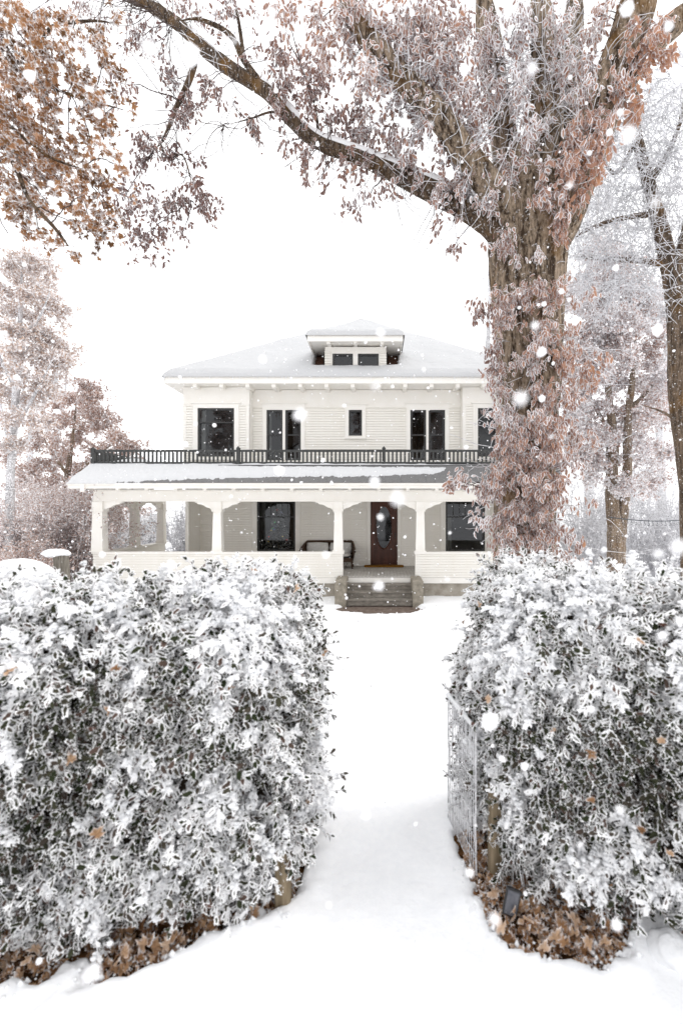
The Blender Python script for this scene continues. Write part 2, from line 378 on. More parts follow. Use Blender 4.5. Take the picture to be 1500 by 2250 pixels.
def snow_z(x, y):
    p = np.stack([x, y, np.zeros_like(x)], -1)
    b = bed(x, y) + .06 * fbm(p * 7, 3, 5) + .035 * fbm(p * 24, 3, 8)
    path = sstep(.75, .35, np.abs(x - .05)) * sstep(1.0, 2, y) * sstep(12.5, 11, y)
    z = base_z(y) + .05 * fbm(p * .6, 3, 2) * sstep(0, 4, np.abs(y - 1)) + .016 * fbm(p * 3, 3, 3) + .004 * fbm(p * 16, 2, 4) - .03 * path
    z = z + .045 + .03 * sstep(.12, .0, np.abs(b + .05)) * sstep(3.4, 2.4, y)
    z = z - .12 * sstep(-.015, .03, b)
    h = np.maximum(np.maximum(-9.2 - x, x - 5.6), np.maximum(13.75 - y, y - 27))      # drift against the house
    z = z + .06 * sstep(1.2, 0, h)
    st = np.hypot((x - .04) / 1.18, (y - 12.72) / .78) + .10 * fbm(p * 5, 3, 9)           # bare strip before the steps
    z = z - .11 * sstep(1.02, .9, st)
    return z
def grid_axis(fine0, fine1, step, far0, far1, mid=()):
    a = list(np.arange(fine0, fine1 + 1e-6, step))
    s = step
    while a[-1] < far1:
        for lim, st in mid:
            if a[-1] < lim: s = max(step, min(s * 1.25, st)); break
        else: s *= 1.35
        a.append(a[-1] + s)
    s = step
    while a[0] > far0: s *= 1.3; a.insert(0, a[0] - s)
    return np.array(a)
gx = grid_axis(-2.3, 2.3, .03, -700, 700, [(12, .2)])
gy = grid_axis(1.2, 3.4, .03, -300, 1200, [(30, .12)])
GX, GY = np.meshgrid(gx, gy); GZ = snow_z(GX, GY)
g = Geo(); nx, ny = len(gx), len(gy); I = np.arange(nx * ny).reshape(ny, nx)
g.quads(np.stack([GX, GY, GZ], -1).reshape(-1, 3), np.stack([I[:-1, :-1], I[:-1, 1:], I[1:, 1:], I[1:, :-1]], -1).reshape(-1, 4))
ground = g.build('ground', M['snow'], None, (0, 0, 0), True); ground['kind'] = 'structure'; ground['label'] = 'smooth snow covering the path and garden'
def sheet(name, x0, x1, y0, y1, z, amp, mat, step=.05):
    xs = np.arange(x0, x1, step); ys = np.arange(y0, y1, step); X, Y = np.meshgrid(xs, ys)
    Z = z + base_z(Y) + amp * fbm(np.stack([X, Y, X * 0], -1) * 8, 3, 11)
    I = np.arange(X.size).reshape(X.shape); g = Geo()
    g.quads(np.stack([X, Y, Z], -1).reshape(-1, 3), np.stack([I[:-1, :-1], I[:-1, 1:], I[1:, 1:], I[1:, :-1]], -1).reshape(-1, 4))
    o = g.build(name, mat, None, None, True); o['kind'] = 'structure'; return o
sheet('soil', -3.2, -.30, 1.72, 3.2, -.012, .02, M['soil'])['label'] = 'brown soil under the hedge on the left'
sheet('soil', .40, 2.8, 1.85, 3.1, -.012, .02, M['soil'])['label'] = 'brown soil under the hedge on the right'
sheet('path', -1.4, 1.5, 11.9, 13.9, -.012, .006, M['wetpath'])['label'] = 'wet bare paving at the foot of the porch steps'

# ------------------------------------------------------------------ the house
HC = -.69                                            # centre line of the house
house = empty('house', (HC, 16.7, -.65), 'two-storey cream clapboard house with snowy hip roof and wraparound porch', 'house')
FL = .017                                             # porch floor height
def cells(x0, x1, z0, z1, op):
    xs = sorted({x0, x1, *[min(max(v, x0), x1) for o in op for v in o[:2]]}); zs = sorted({z0, z1, *[min(max(v, z0), z1) for o in op for v in o[2:]]})
    for a, b in zip(xs, xs[1:]):
        for c, d in zip(zs, zs[1:]):
            mx, mz = (a + b) / 2, (c + d) / 2
            if not any(o[0] < mx < o[1] and o[2] < mz < o[3] for o in op): yield a, b, c, d
def board_mesh(x0, x1, z0, z1, Y, out=-1):
    g = Geo(); t0, t1 = .034, .006
    z0 = z0 + .009
    V = [(x0, Y, z0), (x1, Y, z0), (x1, Y, z1), (x0, Y, z1), (x0, Y + out * t0, z0), (x1, Y + out * t0, z0), (x1, Y + out * t1, z1), (x0, Y + out * t1, z1)]
    g.quads(V, [(4, 5, 6, 7), (0, 1, 5, 4), (3, 7, 6, 2), (0, 4, 7, 3), (1, 2, 6, 5)]); return g
def wall_panel(name, x0, x1, z0, z1, Y, op=(), reveal=.083, bz=None, thick=.15, blocks=()):
    g = Geo()
    for c in cells(x0, x1, z0, z1, op): g.box(c[0], c[1], Y, Y + thick, c[2], c[3])
    w = g.build(name, M['paint'], house)
    zb0, zb1 = bz or (z0, z1); n = int(round((zb1 - zb0) / reveal)); h = (zb1 - zb0) / n
    for i in range(n):
        a, b = zb0 + i * h, zb0 + (i + 1) * h
        cuts = sorted([o for o in list(op) + list(blocks) if o[2] < b - .02 and o[3] > a + .02], key=lambda o: o[0])
        x = x0
        for o in cuts + [(x1, x1, 0, 0)]:
            if o[0] - x > .04:
                board_mesh(x, min(o[0], x1), a + .001, b - .001, Y - .002).build('siding_board', M['paint'], w)
            x = max(x, o[1])
    return w
def window(x0, x1, z0, z1, Y, rail=None, case=.15, head=.20, sill=True, wide=None, deep=1.3, curtain=None, leaded=False, mull=None, casing=True, parent=None):
    """dark sash window set into an opening; children: panes, meeting rail, casing"""
    parent = parent or house; fw = .06; g = Geo(); yf = Y - .012
    for a in ((x0, x0 + fw, z0, z1), (x1 - fw, x1, z0, z1), (x0 + fw, x1 - fw, z0, z0 + fw * 1.2), (x0 + fw, x1 - fw, z1 - fw, z1)): g.box(a[0], a[1], yf, Y + .10, a[2], a[3])
    w = g.build('window', M['sash'], parent)
    zr = rail
    panes = [(z0 + fw * 1.2, z1 - fw)] if zr is None else [(z0 + fw * 1.2, zr - .02), (zr + .02, z1 - fw)]
    for i, (a, b) in enumerate(panes):
        yy = Y + .035 - .02 * i; g = Geo(); g.quads([(x0 + fw, yy, a), (x1 - fw, yy, a), (x1 - fw, yy, b), (x0 + fw, yy, b)], [(0, 1, 2, 3)]); g.build('pane', M['glass'], w)
    if zr is not None: box('meeting_rail', x0 + fw, x1 - fw, Y - .004, Y + .06, zr - .02, zr + .02, M['sash'], w)
    if leaded and zr is not None:
        n = 6; dx = (x1 - x0 - 2 * fw) / n
        for i in range(1, n): box('lead_bar', x0 + fw + i * dx - .008, x0 + fw + i * dx + .008, Y - .002, Y + .012, zr + .02, z1 - fw - .12, M['sash'], w)
        for i in range(n):
            t = np.linspace(0, math.pi, 9); c = x0 + fw + (i + .5) * dx
            P = np.stack([c + np.cos(t) * dx / 2, np.full(9, Y + .004), z1 - fw - .14 + np.sin(t) * .09], -1); q = Geo(); tubes(q, P[None], .008, 4); q.build('lead_arch', M['sash'], w)
    g = Geo(); d = deep
    g.quads([(x0 - .3, Y + d, z0 - .2), (x1 + .3, Y + d, z0 - .2), (x1 + .3, Y + d, z1 + .1), (x0 - .3, Y + d, z1 + .1), (x0 - .3, Y + .16, z0 - .2), (x1 + .3, Y + .16, z0 - .2), (x1 + .3, Y + .16, z1 + .1), (x0 - .3, Y + .16, z1 + .1)],
            [(0, 1, 2, 3), (0, 4, 5, 1), (3, 2, 6, 7), (0, 3, 7, 4), (1, 5, 6, 2)])
    g.build('room_lining', M['room'], w)
    if curtain:
        a, b, c, e = curtain; xs = np.linspace(a, b, 25); q = Geo()
        V = [(x, Y + .14 + .02 * math.sin(i * 1.9), z) for z in (c, e) for i, x in enumerate(xs)]
        q.quads(V, [(i, i + 1, i + 26, i + 25) for i in range(24)]); q.build('curtain', M['curtain'], w, smooth=True)
    if casing: make_casing(x0, x1, z0, z1, Y, case, head, sill, w)
    return w
def make_casing(x0, x1, z0, z1, Y, case, head, sill, w):
    g = Geo(); y0, y1 = Y - .045, Y - .003
    g.box(x0 - case, x0 - .002, y0, y1, z0 - (.06 if sill else 0), z1); g.box(x1 + .002, x1 + case, y0, y1, z0 - (.06 if sill else 0), z1)
    g.box(x0 - case, x1 + case, y0 - .002, y1, z1 + .002, z1 + head)
    g.box(x0 - case - .06, x1 + case + .06, y0 - .035, y1, z1 + head + .002, z1 + head + .045)
    if sill: g.box(x0 - case - .04, x1 + case + .04, y0 - .05, y1, z0 - .11, z0 - .062)
    g.build('casing', M['trim'], w)
def ux(px, Y): return (px - CX) * Y / F
def uz(py, Y): return EYE - (py - CY) * Y / F

# -- upper storey: two bays standing proud of the middle wall
YB, YC = 15.5, 15.86
XL, XR = -6.14, -6.14 + 2 * (HC + 6.14); XBL = ux(548, YB); XBR = 2 * HC - XBL
ZD, ZF, ZT = 3.22, 5.27, 5.80                           # deck, foot of frieze, top of wall
wl0, wl1 = ux(435, YB), ux(515, YB); wzb, wzt = uz(1003, YB), uz(897, YB)
opL = [(wl0, wl1, wzb, wzt)]; opR = [(2 * HC - wl1, 2 * HC - wl0, wzb, wzt)]
cz0, cz1 = uz(1011, YC), uz(901, YC)
c_ops = [(ux(586, YC), ux(621, YC), cz0, cz1), (ux(627, YC), ux(661, YC), cz0, cz1), (ux(766, YC), ux(795, YC), uz(957, YC), cz1), (ux(901, YC), ux(935.6, YC), cz0, cz1), (ux(941, YC), ux(977, YC), cz0, cz1)]
def pad(o, c, h): return (o[0] - c, o[1] + c, o[2] - .05, o[3] + h)
wall_panel('wall', XL, XBL, ZD, ZT, YB, opL, bz=(ZD, ZF), blocks=[pad(opL[0], .145, .19)])
wall_panel('wall', XBL, XBR, ZD, ZT, YC, c_ops, bz=(ZD, ZF), blocks=[pad((c_ops[0][0], c_ops[1][1], cz0, cz1), .125, .18), pad(c_ops[2], .10, .16), pad((c_ops[3][0], c_ops[4][1], cz0, cz1), .125, .18)])
wall_panel('wall', XBR, XR, ZD, ZT, YB, opR, bz=(ZD, ZF), blocks=[pad(opR[0], .145, .19)])
window(wl0, wl1, wzb, wzt, YB, uz(928, YB), .15, .14, curtain=(wl0 + .07, wl0 + .2, wzb, wzt))
window(2 * HC - wl1, 2 * HC - wl0, wzb, wzt, YB, uz(928, YB), .15, .14)
for i in (0, 1, 3, 4):
    o = c_ops[i]; window(*o, YC, uz(955.5, YC), casing=False, curtain=(o[0] + .06, o[0] + .13, o[2], o[3]) if i in (0,) else None)
for a, b in ((0, 1), (3, 4)):
    g = Geo(); o0, o1 = c_ops[a], c_ops[b]
    wparent = [o for o in house.children if o.name.startswith('window')][2 + (0 if a == 0 else 2)]
    make_casing(o0[0], o1[1], cz0, cz1, YC, .13, .19, True, wparent)
    box('mullion', o0[1] + .002, o1[0] - .002, YC - .04, YC + .08, cz0, cz1, M['trim'], wparent)
w_small = window(*c_ops[2], YC, None, .12, .16)
for a, b, Y in ((XL, XBL, YB), (XBL + .001, XBR - .001, YC), (XBR, XR, YB)):
    box('frieze', a, b, Y - .024, Y - .002, ZF + .002, ZT, M['trim'], house)
    box('frieze_moulding', a, b, Y - .045, Y - .002, ZF - .03, ZF + .0, M['trim'], house)
for x in (XL, XBL, XBR, XR):                            # corner boards of the bays and their side returns
    s = 1 if x in (XL, XBR) else -1
    box('corner_board', min(x, x + s * .10), max(x, x + s * .10), YB - .03, YB - .003, ZD, ZF - .032, M['trim'], house)
for x, s in ((XBL, 1), (XBR, -1)):
    g = Geo(); g.box(min(x, x + s * .012), max(x, x + s * .012), YB, YC - .03, ZD, ZT); g.build('bay_return', M['paint'], house)
for x, s in ((XL, -1), (XR, 1)):                       # long side walls
    g = Geo(); n = 60
    g.box(min(x, x - s * .1), max(x, x - s * .1), YB + .16, 27, -.6, ZT)
    for i in range(n):
        z = -.2 + i * .1
        V = [(x + s * .004, 16.9, z), (x + s * .022, 16.9, z), (x + s * .006, 16.9, z + .1), (x + s * .004, 27, z), (x + s * .022, 27, z), (x + s * .006, 27, z + .1)]
        g.quads(V, [(1, 4, 5, 2), (0, 3, 4, 1)])
    o = g.build('side_wall', M['paint'], house); o['kind'] = 'stuff'
box('rear_wall', XL + .1, XR - .1, 26.9, 27.0, -.6, ZT, M['paint'], house)

# -- main roof: eaves, brackets, hip, snow
OV = .43; EY = YB - OV; EX0, EX1 = XL - OV, XR + OV; EYB = 27.4
ZE = uz(827, EY); SL = (uz(703, 21.3) - ZE) / (21.3 - EY)
box('soffit', EX0 + .05, EX1 - .05, EY + .05, EYB - .05, ZT + .012, ZT + .03, M['trim'], house)
roof_g = Geo()
def hip(x, y): return ZE + SL * np.minimum(np.minimum(x - EX0, EX1 - x), np.minimum(y - EY, EYB - y))
ap0, ap1 = EY + (EX1 - EX0) / 2, EYB - (EX1 - EX0) / 2
yr = (EY + EYB) / 2; half = min((EX1 - EX0) / 2, (EYB - EY) / 2)
AP = [(HC, EY + half, hip(HC, EY + half)), (HC, EYB - half, hip(HC, EYB - half))]
roof_g.add([(EX0, EY, ZE), (EX1, EY, ZE), (EX1, EYB, ZE), (EX0, EYB, ZE), AP[0], AP[1]], [(0, 1, 4), (1, 2, 5), (1, 5, 4), (2, 3, 5), (3, 0, 4), (3, 4, 5)])
roof = roof_g.build('roof', M['shake'], house)
for a in ((EX0, EX1, EY, EY + .05), (EX0, EX1, EYB - .05, EYB), (EX0, EX0 + .05, EY + .051, EYB - .051), (EX1 - .05, EX1, EY + .051, EYB - .051)):
    box('fascia', *a, uz(842, EY), ZE - .002, M['trim'], roof)
box('drip_edge', EX0 - .02, EX1 + .02, EY - .02, EY + .02, ZE + .0, ZE + .03, M['shingle'], roof)
i = 0
for px in np.arange(429, 1180, 57.6):                   # bracket blocks under the eaves
    x = ux(px, EY + .1); Ywall = YB if (x < XBL or x > XBR) else YC
    prism('eave_bracket', [(EY + .052, ZE - .21), (EY + .052, ZE - .30), (EY + .12, ZE - .34), (Ywall - .05, ZE - .30), (Ywall - .05, ZE - .21)], 'x', x - .06, x + .06, M['trim'], house)
def snow_sheet(name, xs, ys, zf, th, parent, mat=None, seed=0):
    """snow lying on a surface: zf(x,y) surface height, th(x,y) depth (<=0 none)"""
    X, Y = np.meshgrid(xs, ys); T = th(X, Y); Z0 = zf(X, Y); Z = np.where(T > 0, Z0 + T, Z0 - .015)
    I = np.arange(X.size).reshape(X.shape); Q = np.stack([I[:-1, :-1], I[:-1, 1:], I[1:, 1:], I[1:, :-1]], -1).reshape(-1, 4)
    Q = Q[(T.ravel()[Q] > 0).any(1)]
    if len(Q) == 0: return None
    used = np.unique(Q); mp = -np.ones(X.size, int); mp[used] = np.arange(len(used))
    g = Geo(); g.quads(np.stack([X, Y, Z], -1).reshape(-1, 3)[used], mp[Q])
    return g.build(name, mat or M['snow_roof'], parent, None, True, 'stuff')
DX0, DX1, DYF = ux(675, 15.2), ux(885, 15.2), 15.2      # dormer eaves
def th_main(X, Y):
    e = np.minimum(np.minimum(X - EX0, EX1 - X), np.minimum(Y - EY, EYB - Y)) + .05
    p = np.stack([X, Y, X * 0], -1)
    t = .18 * np.sqrt(np.clip(e / .20, 0, 1)) + .05 * fbm(p * 1.4, 3, 21) + .010 * fbm(p * 8, 2, 22) + .01 * sstep(.4, 0, e)
    hole = (X > DX0 + .10 + .05 * fbm(p * 6, 2, 3)) & (X < DX1 - .10 - .05 * fbm(p * 6, 2, 4)) & (Y > 15.56 + .02 * fbm(p * 9, 2, 5)) & (Y < 17.0)
    return np.where((e <= 0) | hole, -1, np.maximum(t, .02))
def zf_main(X, Y): return np.maximum(hip(X, Y), ZE - .0)
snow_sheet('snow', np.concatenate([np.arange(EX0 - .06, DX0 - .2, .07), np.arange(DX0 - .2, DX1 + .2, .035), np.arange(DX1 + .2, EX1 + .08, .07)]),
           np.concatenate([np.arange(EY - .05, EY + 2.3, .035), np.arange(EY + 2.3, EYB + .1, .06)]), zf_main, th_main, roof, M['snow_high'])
g = Geo(); g.box(HC - .12, HC + .07, AP[0][1] - .1, AP[0][1] + .1, AP[0][2] - .1, AP[0][2] + .12); g.build('roof_vent', M['shake'], roof)
# small side dormer whose snowy roof shows beyond the left hip
sx_, sy_, zs = -6.22, 17.75, 7.22
sd = box('side_dormer', sx_ + .25, -3.6, sy_ + .3, 20.8, 6.3, zs - .06, M['paint'], house)
box('dormer_roof', sx_, -3.4, sy_, 21.1, zs - .055, zs, M['shake'], sd)
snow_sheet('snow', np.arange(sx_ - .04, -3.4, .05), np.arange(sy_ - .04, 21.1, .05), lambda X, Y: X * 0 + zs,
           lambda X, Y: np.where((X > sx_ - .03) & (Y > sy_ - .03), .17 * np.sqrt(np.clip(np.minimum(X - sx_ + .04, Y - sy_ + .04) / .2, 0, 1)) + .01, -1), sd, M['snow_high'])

# -- dormer
DY = 15.7; dx0, dx1 = ux(714, DY), ux(848, DY); dz0, dz1 = uz(812, DY) - .12, uz(762, DY)
dorm = empty('dormer', (HC, DY, dz0), parent=house)
dops = [(ux(730.5, DY), ux(775, DY), uz(808, DY), uz(777, DY)), (ux(786, DY), ux(831.5, DY), uz(808, DY), uz(777, DY))]
g = Geo()
for c in cells(dx0, dx1, dz0, dz1, dops): g.box(c[0], c[1], DY, DY + .12, c[2], c[3])
g.build('dormer_wall', M['trim'], dorm)
for x, s in ((dx0, 1), (dx1, -1)):
    g = Geo(); g.box(min(x, x + s * .1), max(x, x + s * .1), DY + .121, DY + 2.2, dz0, dz1); g.build('dormer_cheek', M['paint'], dorm)
    for k in range(7):
        z = uz(811, DY) + k * .083; a, b = (x - .012, x + .20) if s > 0 else (x - .20, x + .012)
        board_mesh(a, b, z, z + .081, DY - .002).build('siding_board', M['paint'], dorm)
for o in dops:
    w = window(*o, DY, None, casing=False, parent=dorm, deep=.9)
ez0, ez1 = uz(749.5, DYF), uz(736, DYF)
DXC = .10
g = Geo(); g.box(DX0 + .02, DX1 - .02, DYF + .04, DYF + 2.6, ez0 + .05, ez0 + .075); g.build('dormer_soffit', M['trim'], dorm)
box('dormer_fascia', DX0, DX1, DYF, DYF + .04, ez0, ez1, M['trim'], dorm)
for x in (DX0, DX1 - .04): box('dormer_fascia', x, x + .04, DYF + .041, DYF + 2.4, ez0, ez1, M['trim'], dorm)
for px in (721, 780, 839):
    x = ux(px, DYF); prism('eave_bracket', [(DYF + .042, ez0 + .045), (DYF + .042, ez0 - .03), (DYF + .10, ez0 - .06), (DY - .005, ez0 - .02), (DY - .005, ez0 + .045)], 'x', x - .05, x + .05, M['trim'], dorm)
def dhip(x, y): return ez1 + .33 * np.minimum(np.minimum(x - DX0, DX1 - x), y - DYF)
g = Geo(); mxx = (DX0 + DX1) / 2; hw = (DX1 - DX0) / 2
g.add([(DX0 - .015, DYF - .015, ez1), (DX1 + .015, DYF - .015, ez1), (mxx, DYF + hw, ez1 + .33 * hw), (mxx, DYF + 3.4, ez1 + .33 * hw), (DX0 - .015, DYF + 3.0, ez1), (DX1 + .015, DYF + 3.0, ez1)], [(0, 1, 2), (0, 2, 3), (0, 3, 4), (1, 5, 3), (1, 3, 2), (0, 4, 5), (0, 5, 1)])
g.build('dormer_roof', M['shake'], dorm)
def th_d(X, Y):
    e = np.minimum(np.minimum(X - DX0, DX1 - X), Y - DYF) + .05; p = np.stack([X, Y, X * 0], -1)
    return np.where(e <= 0, -1, .20 * np.sqrt(np.clip(e / .14, 0, 1)) + .02 * fbm(p * 2, 3, 31) + .008 * fbm(p * 10, 2, 32))
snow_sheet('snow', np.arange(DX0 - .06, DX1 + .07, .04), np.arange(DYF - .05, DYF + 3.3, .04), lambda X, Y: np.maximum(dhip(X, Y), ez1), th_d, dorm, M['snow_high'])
sh = Geo(); sh.box(-.075, .075, -.012, .012, -.06, .06); sh_me = sh.mesh('shake', M['shake'])
for s in (0, 1):                                          # bare shakes sheltered by the dormer eaves
    a, b = (DX0 + .12, dx0) if s == 0 else (dx1, DX1 - .12)
    for r in range(16):
        for k in range(int((b - a) / .15) + 1):
            x = a + (k + .5 * (r % 2)) * .15 + random.uniform(-.01, .01); y = 15.58 + r * .085
            if x < a or x > b: continue
            inst('shake', sh_me, roof, (x, y, float(hip(np.array(x), np.array(y))) + .035), Matrix.Rotation(math.atan(SL) - .25 + math.pi / 2 - math.pi / 2, 3, 'X') @ Matrix.Rotation(math.pi / 2, 3, 'X') @ Matrix.Rotation(random.uniform(-.05, .05), 3, 'Y'))

# -- ground floor wall behind the porch, door, windows
YG = 16.7; gz0, gz1 = uz(1212, YG), 2.32
gw = [(ux(565, YG), ux(649, YG), gz0, gz1 - .02), (ux(978.5, YG), ux(1064.5, YG), gz0, gz1 - .02)]
dr = (ux(813.6, YG), ux(873, YG), FL, 2.30)
wall_panel('wall', XL, XR, -.6, 2.9, YG, gw + [dr], bz=(FL, 2.34), blocks=[pad(gw[0], .16, .1), pad(gw[1], .16, .1), (dr[0] - .11, dr[1] + .11, FL, 2.4)])
for i, o in enumerate(gw):
    window(*o, YG, uz(1136, YG), .17, .12, leaded=True, deep=2.0, curtain=None if i == 0 else (o[0] + .07, o[0] + .22, o[2], uz(1136, YG)))
# door with an oval light
door = Geo(); oc = ((dr[0] + dr[1]) / 2 + .0, uz(1159, YG)); oa, ob = .265, .715
n = 48; ov = [(oc[0] + oa * math.cos(2 * math.pi * k / n), oc[1] + ob * math.sin(2 * math.pi * k / n)) for k in range(n)]
x0, x1, z0, z1 = dr[0] + .005, dr[1] - .005, FL + .01, dr[3]
def to_rect(k):
    dx, dz = math.cos(2 * math.pi * k / n), math.sin(2 * math.pi * k / n); t = min(((x1 - oc[0]) / dx if dx > 1e-6 else (x0 - oc[0]) / dx if dx < -1e-6 else 9), ((z1 - oc[1]) / dz if dz > 1e-6 else (z0 - oc[1]) / dz if dz < -1e-6 else 9)); return (oc[0] + dx * t, oc[1] + dz * t)
rc = [to_rect(k) for k in range(n)]
for cx_, cz_ in ((x0, z0), (x1, z0), (x0, z1), (x1, z1)):
    k = min(range(n), key=lambda q: abs(math.atan2(rc[q][1] - oc[1], rc[q][0] - oc[0]) - math.atan2(cz_ - oc[1], cx_ - oc[0]))); rc[k] = (cx_, cz_)
V = [(p[0], YG - .005, p[1]) for p in ov] + [(p[0], YG - .005, p[1]) for p in rc] + [(p[0], YG + .04, p[1]) for p in ov]
door.quads(V, [(k, (k + 1) % n, (k + 1) % n + n, k + n) for k in range(n)] + [(k, (k + 1) % n, (k + 1) % n + 2 * n, k + 2 * n) for k in range(n)])
door = door.build('door', M['door'], house)
t = np.linspace(0, 2 * math.pi, 49); P = np.stack([oc[0] + (oa + .012) * np.cos(t), np.full(49, YG - .012), oc[1] + (ob + .012) * np.sin(t)], -1)
q = Geo(); tubes(q, P[None], .022, 6); q.build('oval_moulding', M['door'], door, smooth=True)
q = Geo(); q.add([(oc[0], YG + .03, oc[1])] + [(p[0], YG + .03, p[1]) for p in ov], [(0, k + 1, (k + 1) % n + 1) for k in range(n)]); q.build('oval_pane', M['glass'], door)
q = Geo(); q.box(dr[0] - .2, dr[1] + .2, YG + 1.6, YG + 1.62, FL, 2.3); q.box(dr[0] - .2, dr[0] - .18, YG + .1, YG + 1.6, FL, 2.3); q.box(dr[1] + .18, dr[1] + .2, YG + .1, YG + 1.6, FL, 2.3); q.box(dr[0] - .2, dr[1] + .2, YG + .1, YG + 1.6, FL - .02, FL); q.box(dr[0] - .2, dr[1] + .2, YG + .1, YG + 1.6, 2.3, 2.32); q.build('hall_lining', M['room'], door)
for zz in (.12, .56): box('panel_moulding', x0 + .12, x1 - .12, YG - .022, YG - .006, FL + zz - .012, FL + zz + .012, M['door'], door)
for xx in (x0 + .12, x1 - .12): box('panel_moulding', xx - .012, xx + .012, YG - .022, YG - .006, FL + .133, FL + .547, M['door'], door)
q = Geo(); tubes(q, np.array([[(x1 - .075, YG - .05, .96), (x1 - .075, YG - .075, 1.0), (x1 - .075, YG - .075, 1.1), (x1 - .075, YG - .05, 1.14)]]), .012, 6); q.build('handle', M['black'], door, smooth=True)
for a in ((dr[0] - .115, dr[0] - .003), (dr[1] + .003, dr[1] + .115)): box('door_casing', a[0], a[1], YG - .045, YG - .003, FL, 2.30, M['trim'], house)

# -- porch: floor, parapets, columns, beam, skirt roof, railing
PF = 14.0; PL, PR = ux(205, PF), XR + .05; PB = 18.25     # front plane, left edge, right edge, back of the side porch
box('porch_floor', PL + .02, -1.25, PF + .02, PB, FL - .12, FL - .002, M['deck'], house); box('porch_floor', 1.25, PR - .02, PF + .02, YG, FL - .12, FL - .002, M['deck'], house)
for k in range(25):
    x = -1.25 + k * .1; box('deck_board', x + .002, x + .098, PF - .03, YG - .05, FL - .035, FL + random.uniform(-.003, .002), M['deck'], house)
box('porch_subfloor', -1.25, 1.25, PF + .02, YG, FL - .12, FL - .04, M['deck'], house)
box('floor_trim', -1.02, 1.16, PF - .028, PF + .018, FL - .17, FL - .037, M['trim'], house)
SILL = uz(1213, PF)
def parapet(x0, x1):
    w = wall_panel('parapet', x0, x1, FL - .03, SILL - .055, PF, reveal=.0735, thick=.22)
    box('parapet_cap', x0 - .03, x1 + .03, PF - .05, PF + .27, SILL - .053, SILL, M['trim'], w)
    box('skirt_board', x0, x1, PF - .03, PF + .2, FL - .19, FL - .032, M['trim'], w)
    box('foundation', x0 + .05, x1 - .05, PF + .03, PF + .18, -.95, FL - .192, M['found'], w)
XO0, XO1 = ux(753, PF), ux(912, PF)
parapet(PL, XO0); parapet(XO1, PR)
# left side parapet
g = Geo(); g.box(PL, PL + .2, PF + .222, PB, FL - .19, SILL - .055); lp = g.build('parapet', M['paint'], house)
for s, xx in ((1, PL + .2), (-1, PL)):
    for i in range(9):
        z = FL + i * .074; g = Geo(); t0, t1 = s * .02, s * .005
        g.quads([(xx, PF + .28, z), (xx, PB, z), (xx, PB, z + .072), (xx, PF + .28, z + .072), (xx + t0, PF + .28, z), (xx + t0, PB, z), (xx + t1, PB, z + .072), (xx + t1, PF + .28, z + .072)], [(4, 5, 6, 7), (0, 1, 5, 4), (2, 3, 7, 6)])
        g.build('siding_board', M['paint'], lp)
box('parapet_cap', PL - .05, PL + .25, PF + .272, PB + .03, SILL - .053, SILL, M['trim'], lp)
BZ0, BZ1 = uz(1102, PF), uz(1078, PF)
def column(cx, y, wb, wt, sides, side_axis='x'):
    """tapered square post with necking and scroll-cut brackets"""
    zt = uz(1124, PF); g = Geo(); b, t = wb / 2, wt / 2
    V = [(cx + sx * r, y + sy * r, z) for r, z in ((b, SILL + .0), (t, zt)) for sx, sy in ((-1, -1), (1, -1), (1, 1), (-1, 1))]
    g.quads(V, [(0, 1, 5, 4), (1, 2, 6, 5), (2, 3, 7, 6), (3, 0, 4, 7)]); col = g.build('column', M['trim'], house)
    box('column_base', cx - b - .03, cx + b + .03, y - b - .03, y + b + .03, SILL + .001, SILL + .04, M['trim'], col)
    box('necking', cx - t - .035, cx + t + .035, y - t - .035, y + t + .035, zt + .001, zt + .06, M['trim'], col)
    box('capital', cx - t - .01, cx + t + .01, y - t - .01, y + t + .01, zt + .061, BZ0 - .001, M['trim'], col)
    za = zt + .062; H = BZ0 - .001 - za; L = .53
    prof = [(0, 0), (.07, 0), (.09, .035), (.12, .04), (.17, .05), (.22, .075), (.27, .11), (.33, .135), (.40, .145), (.45, .15), (.455, .185), (.50, .19), (.53, .215), (.535, H), (0, H)]
    for s in sides:
        if side_axis == 'x': prism('scroll_bracket', [(cx + s * (t + .011 + p), za + q) for p, q in prof], 'y', y - .07, y + .07, M['trim'], col)
        else: prism('scroll_bracket', [(y + s * (t + .011 + p), za + q) for p, q in prof], 'x', cx - .07, cx + .07, M['trim'], col)
    return col
for px, sides, wb, wt in ((219, (1,), .33, .28), (479, (-1, 1), .27, .22), (743.5, (-1, 1), .27, .22), (922.5, (-1, 1), .27, .22)):
    column(ux(px, PF + .1), PF + .11, wb, wt, sides)
column(PR - .15, PF + .11, .33, .28, (-1,))
column(PL + .14, 16.1, .27, .22, (-1, 1), 'y'); column(PL + .14, PB - .15, .27, .22, (-1,), 'y')
prism('scroll_bracket', [(PF + .29 + p, BZ0 - .24 + q) for p, q in [(0, 0), (.07, 0), (.09, .035), (.17, .05), (.27, .11), (.40, .145), (.455, .185), (.53, .215), (.535, .239), (0, .239)]], 'x', PL + .07, PL + .21, M['trim'], house)
box('porch_beam', PL, PR, PF, PF + .24, BZ0, BZ1, M['trim'], house); box('porch_beam', PL, PL + .24, PF + .241, PB, BZ0, BZ1, M['trim'], house)
box('beam_moulding', PL - .015, PR, PF - .02, PF - .001, BZ0 + .012, BZ0 + .04, M['trim'], house)
box('porch_ceiling', PL + .01, PR - .01, PF - .3, PB, BZ1 + .002, BZ1 + .02, M['trim'], house)
RE, RX, RZ0, RZ1 = 13.55, ux(150, 13.55), uz(1060, 13.55), 3.20    # skirt roof: eave line, left eave, eave and top height
PRE = PR + .35; RS = (RZ1 - RZ0) / (PF - .02 - RE)
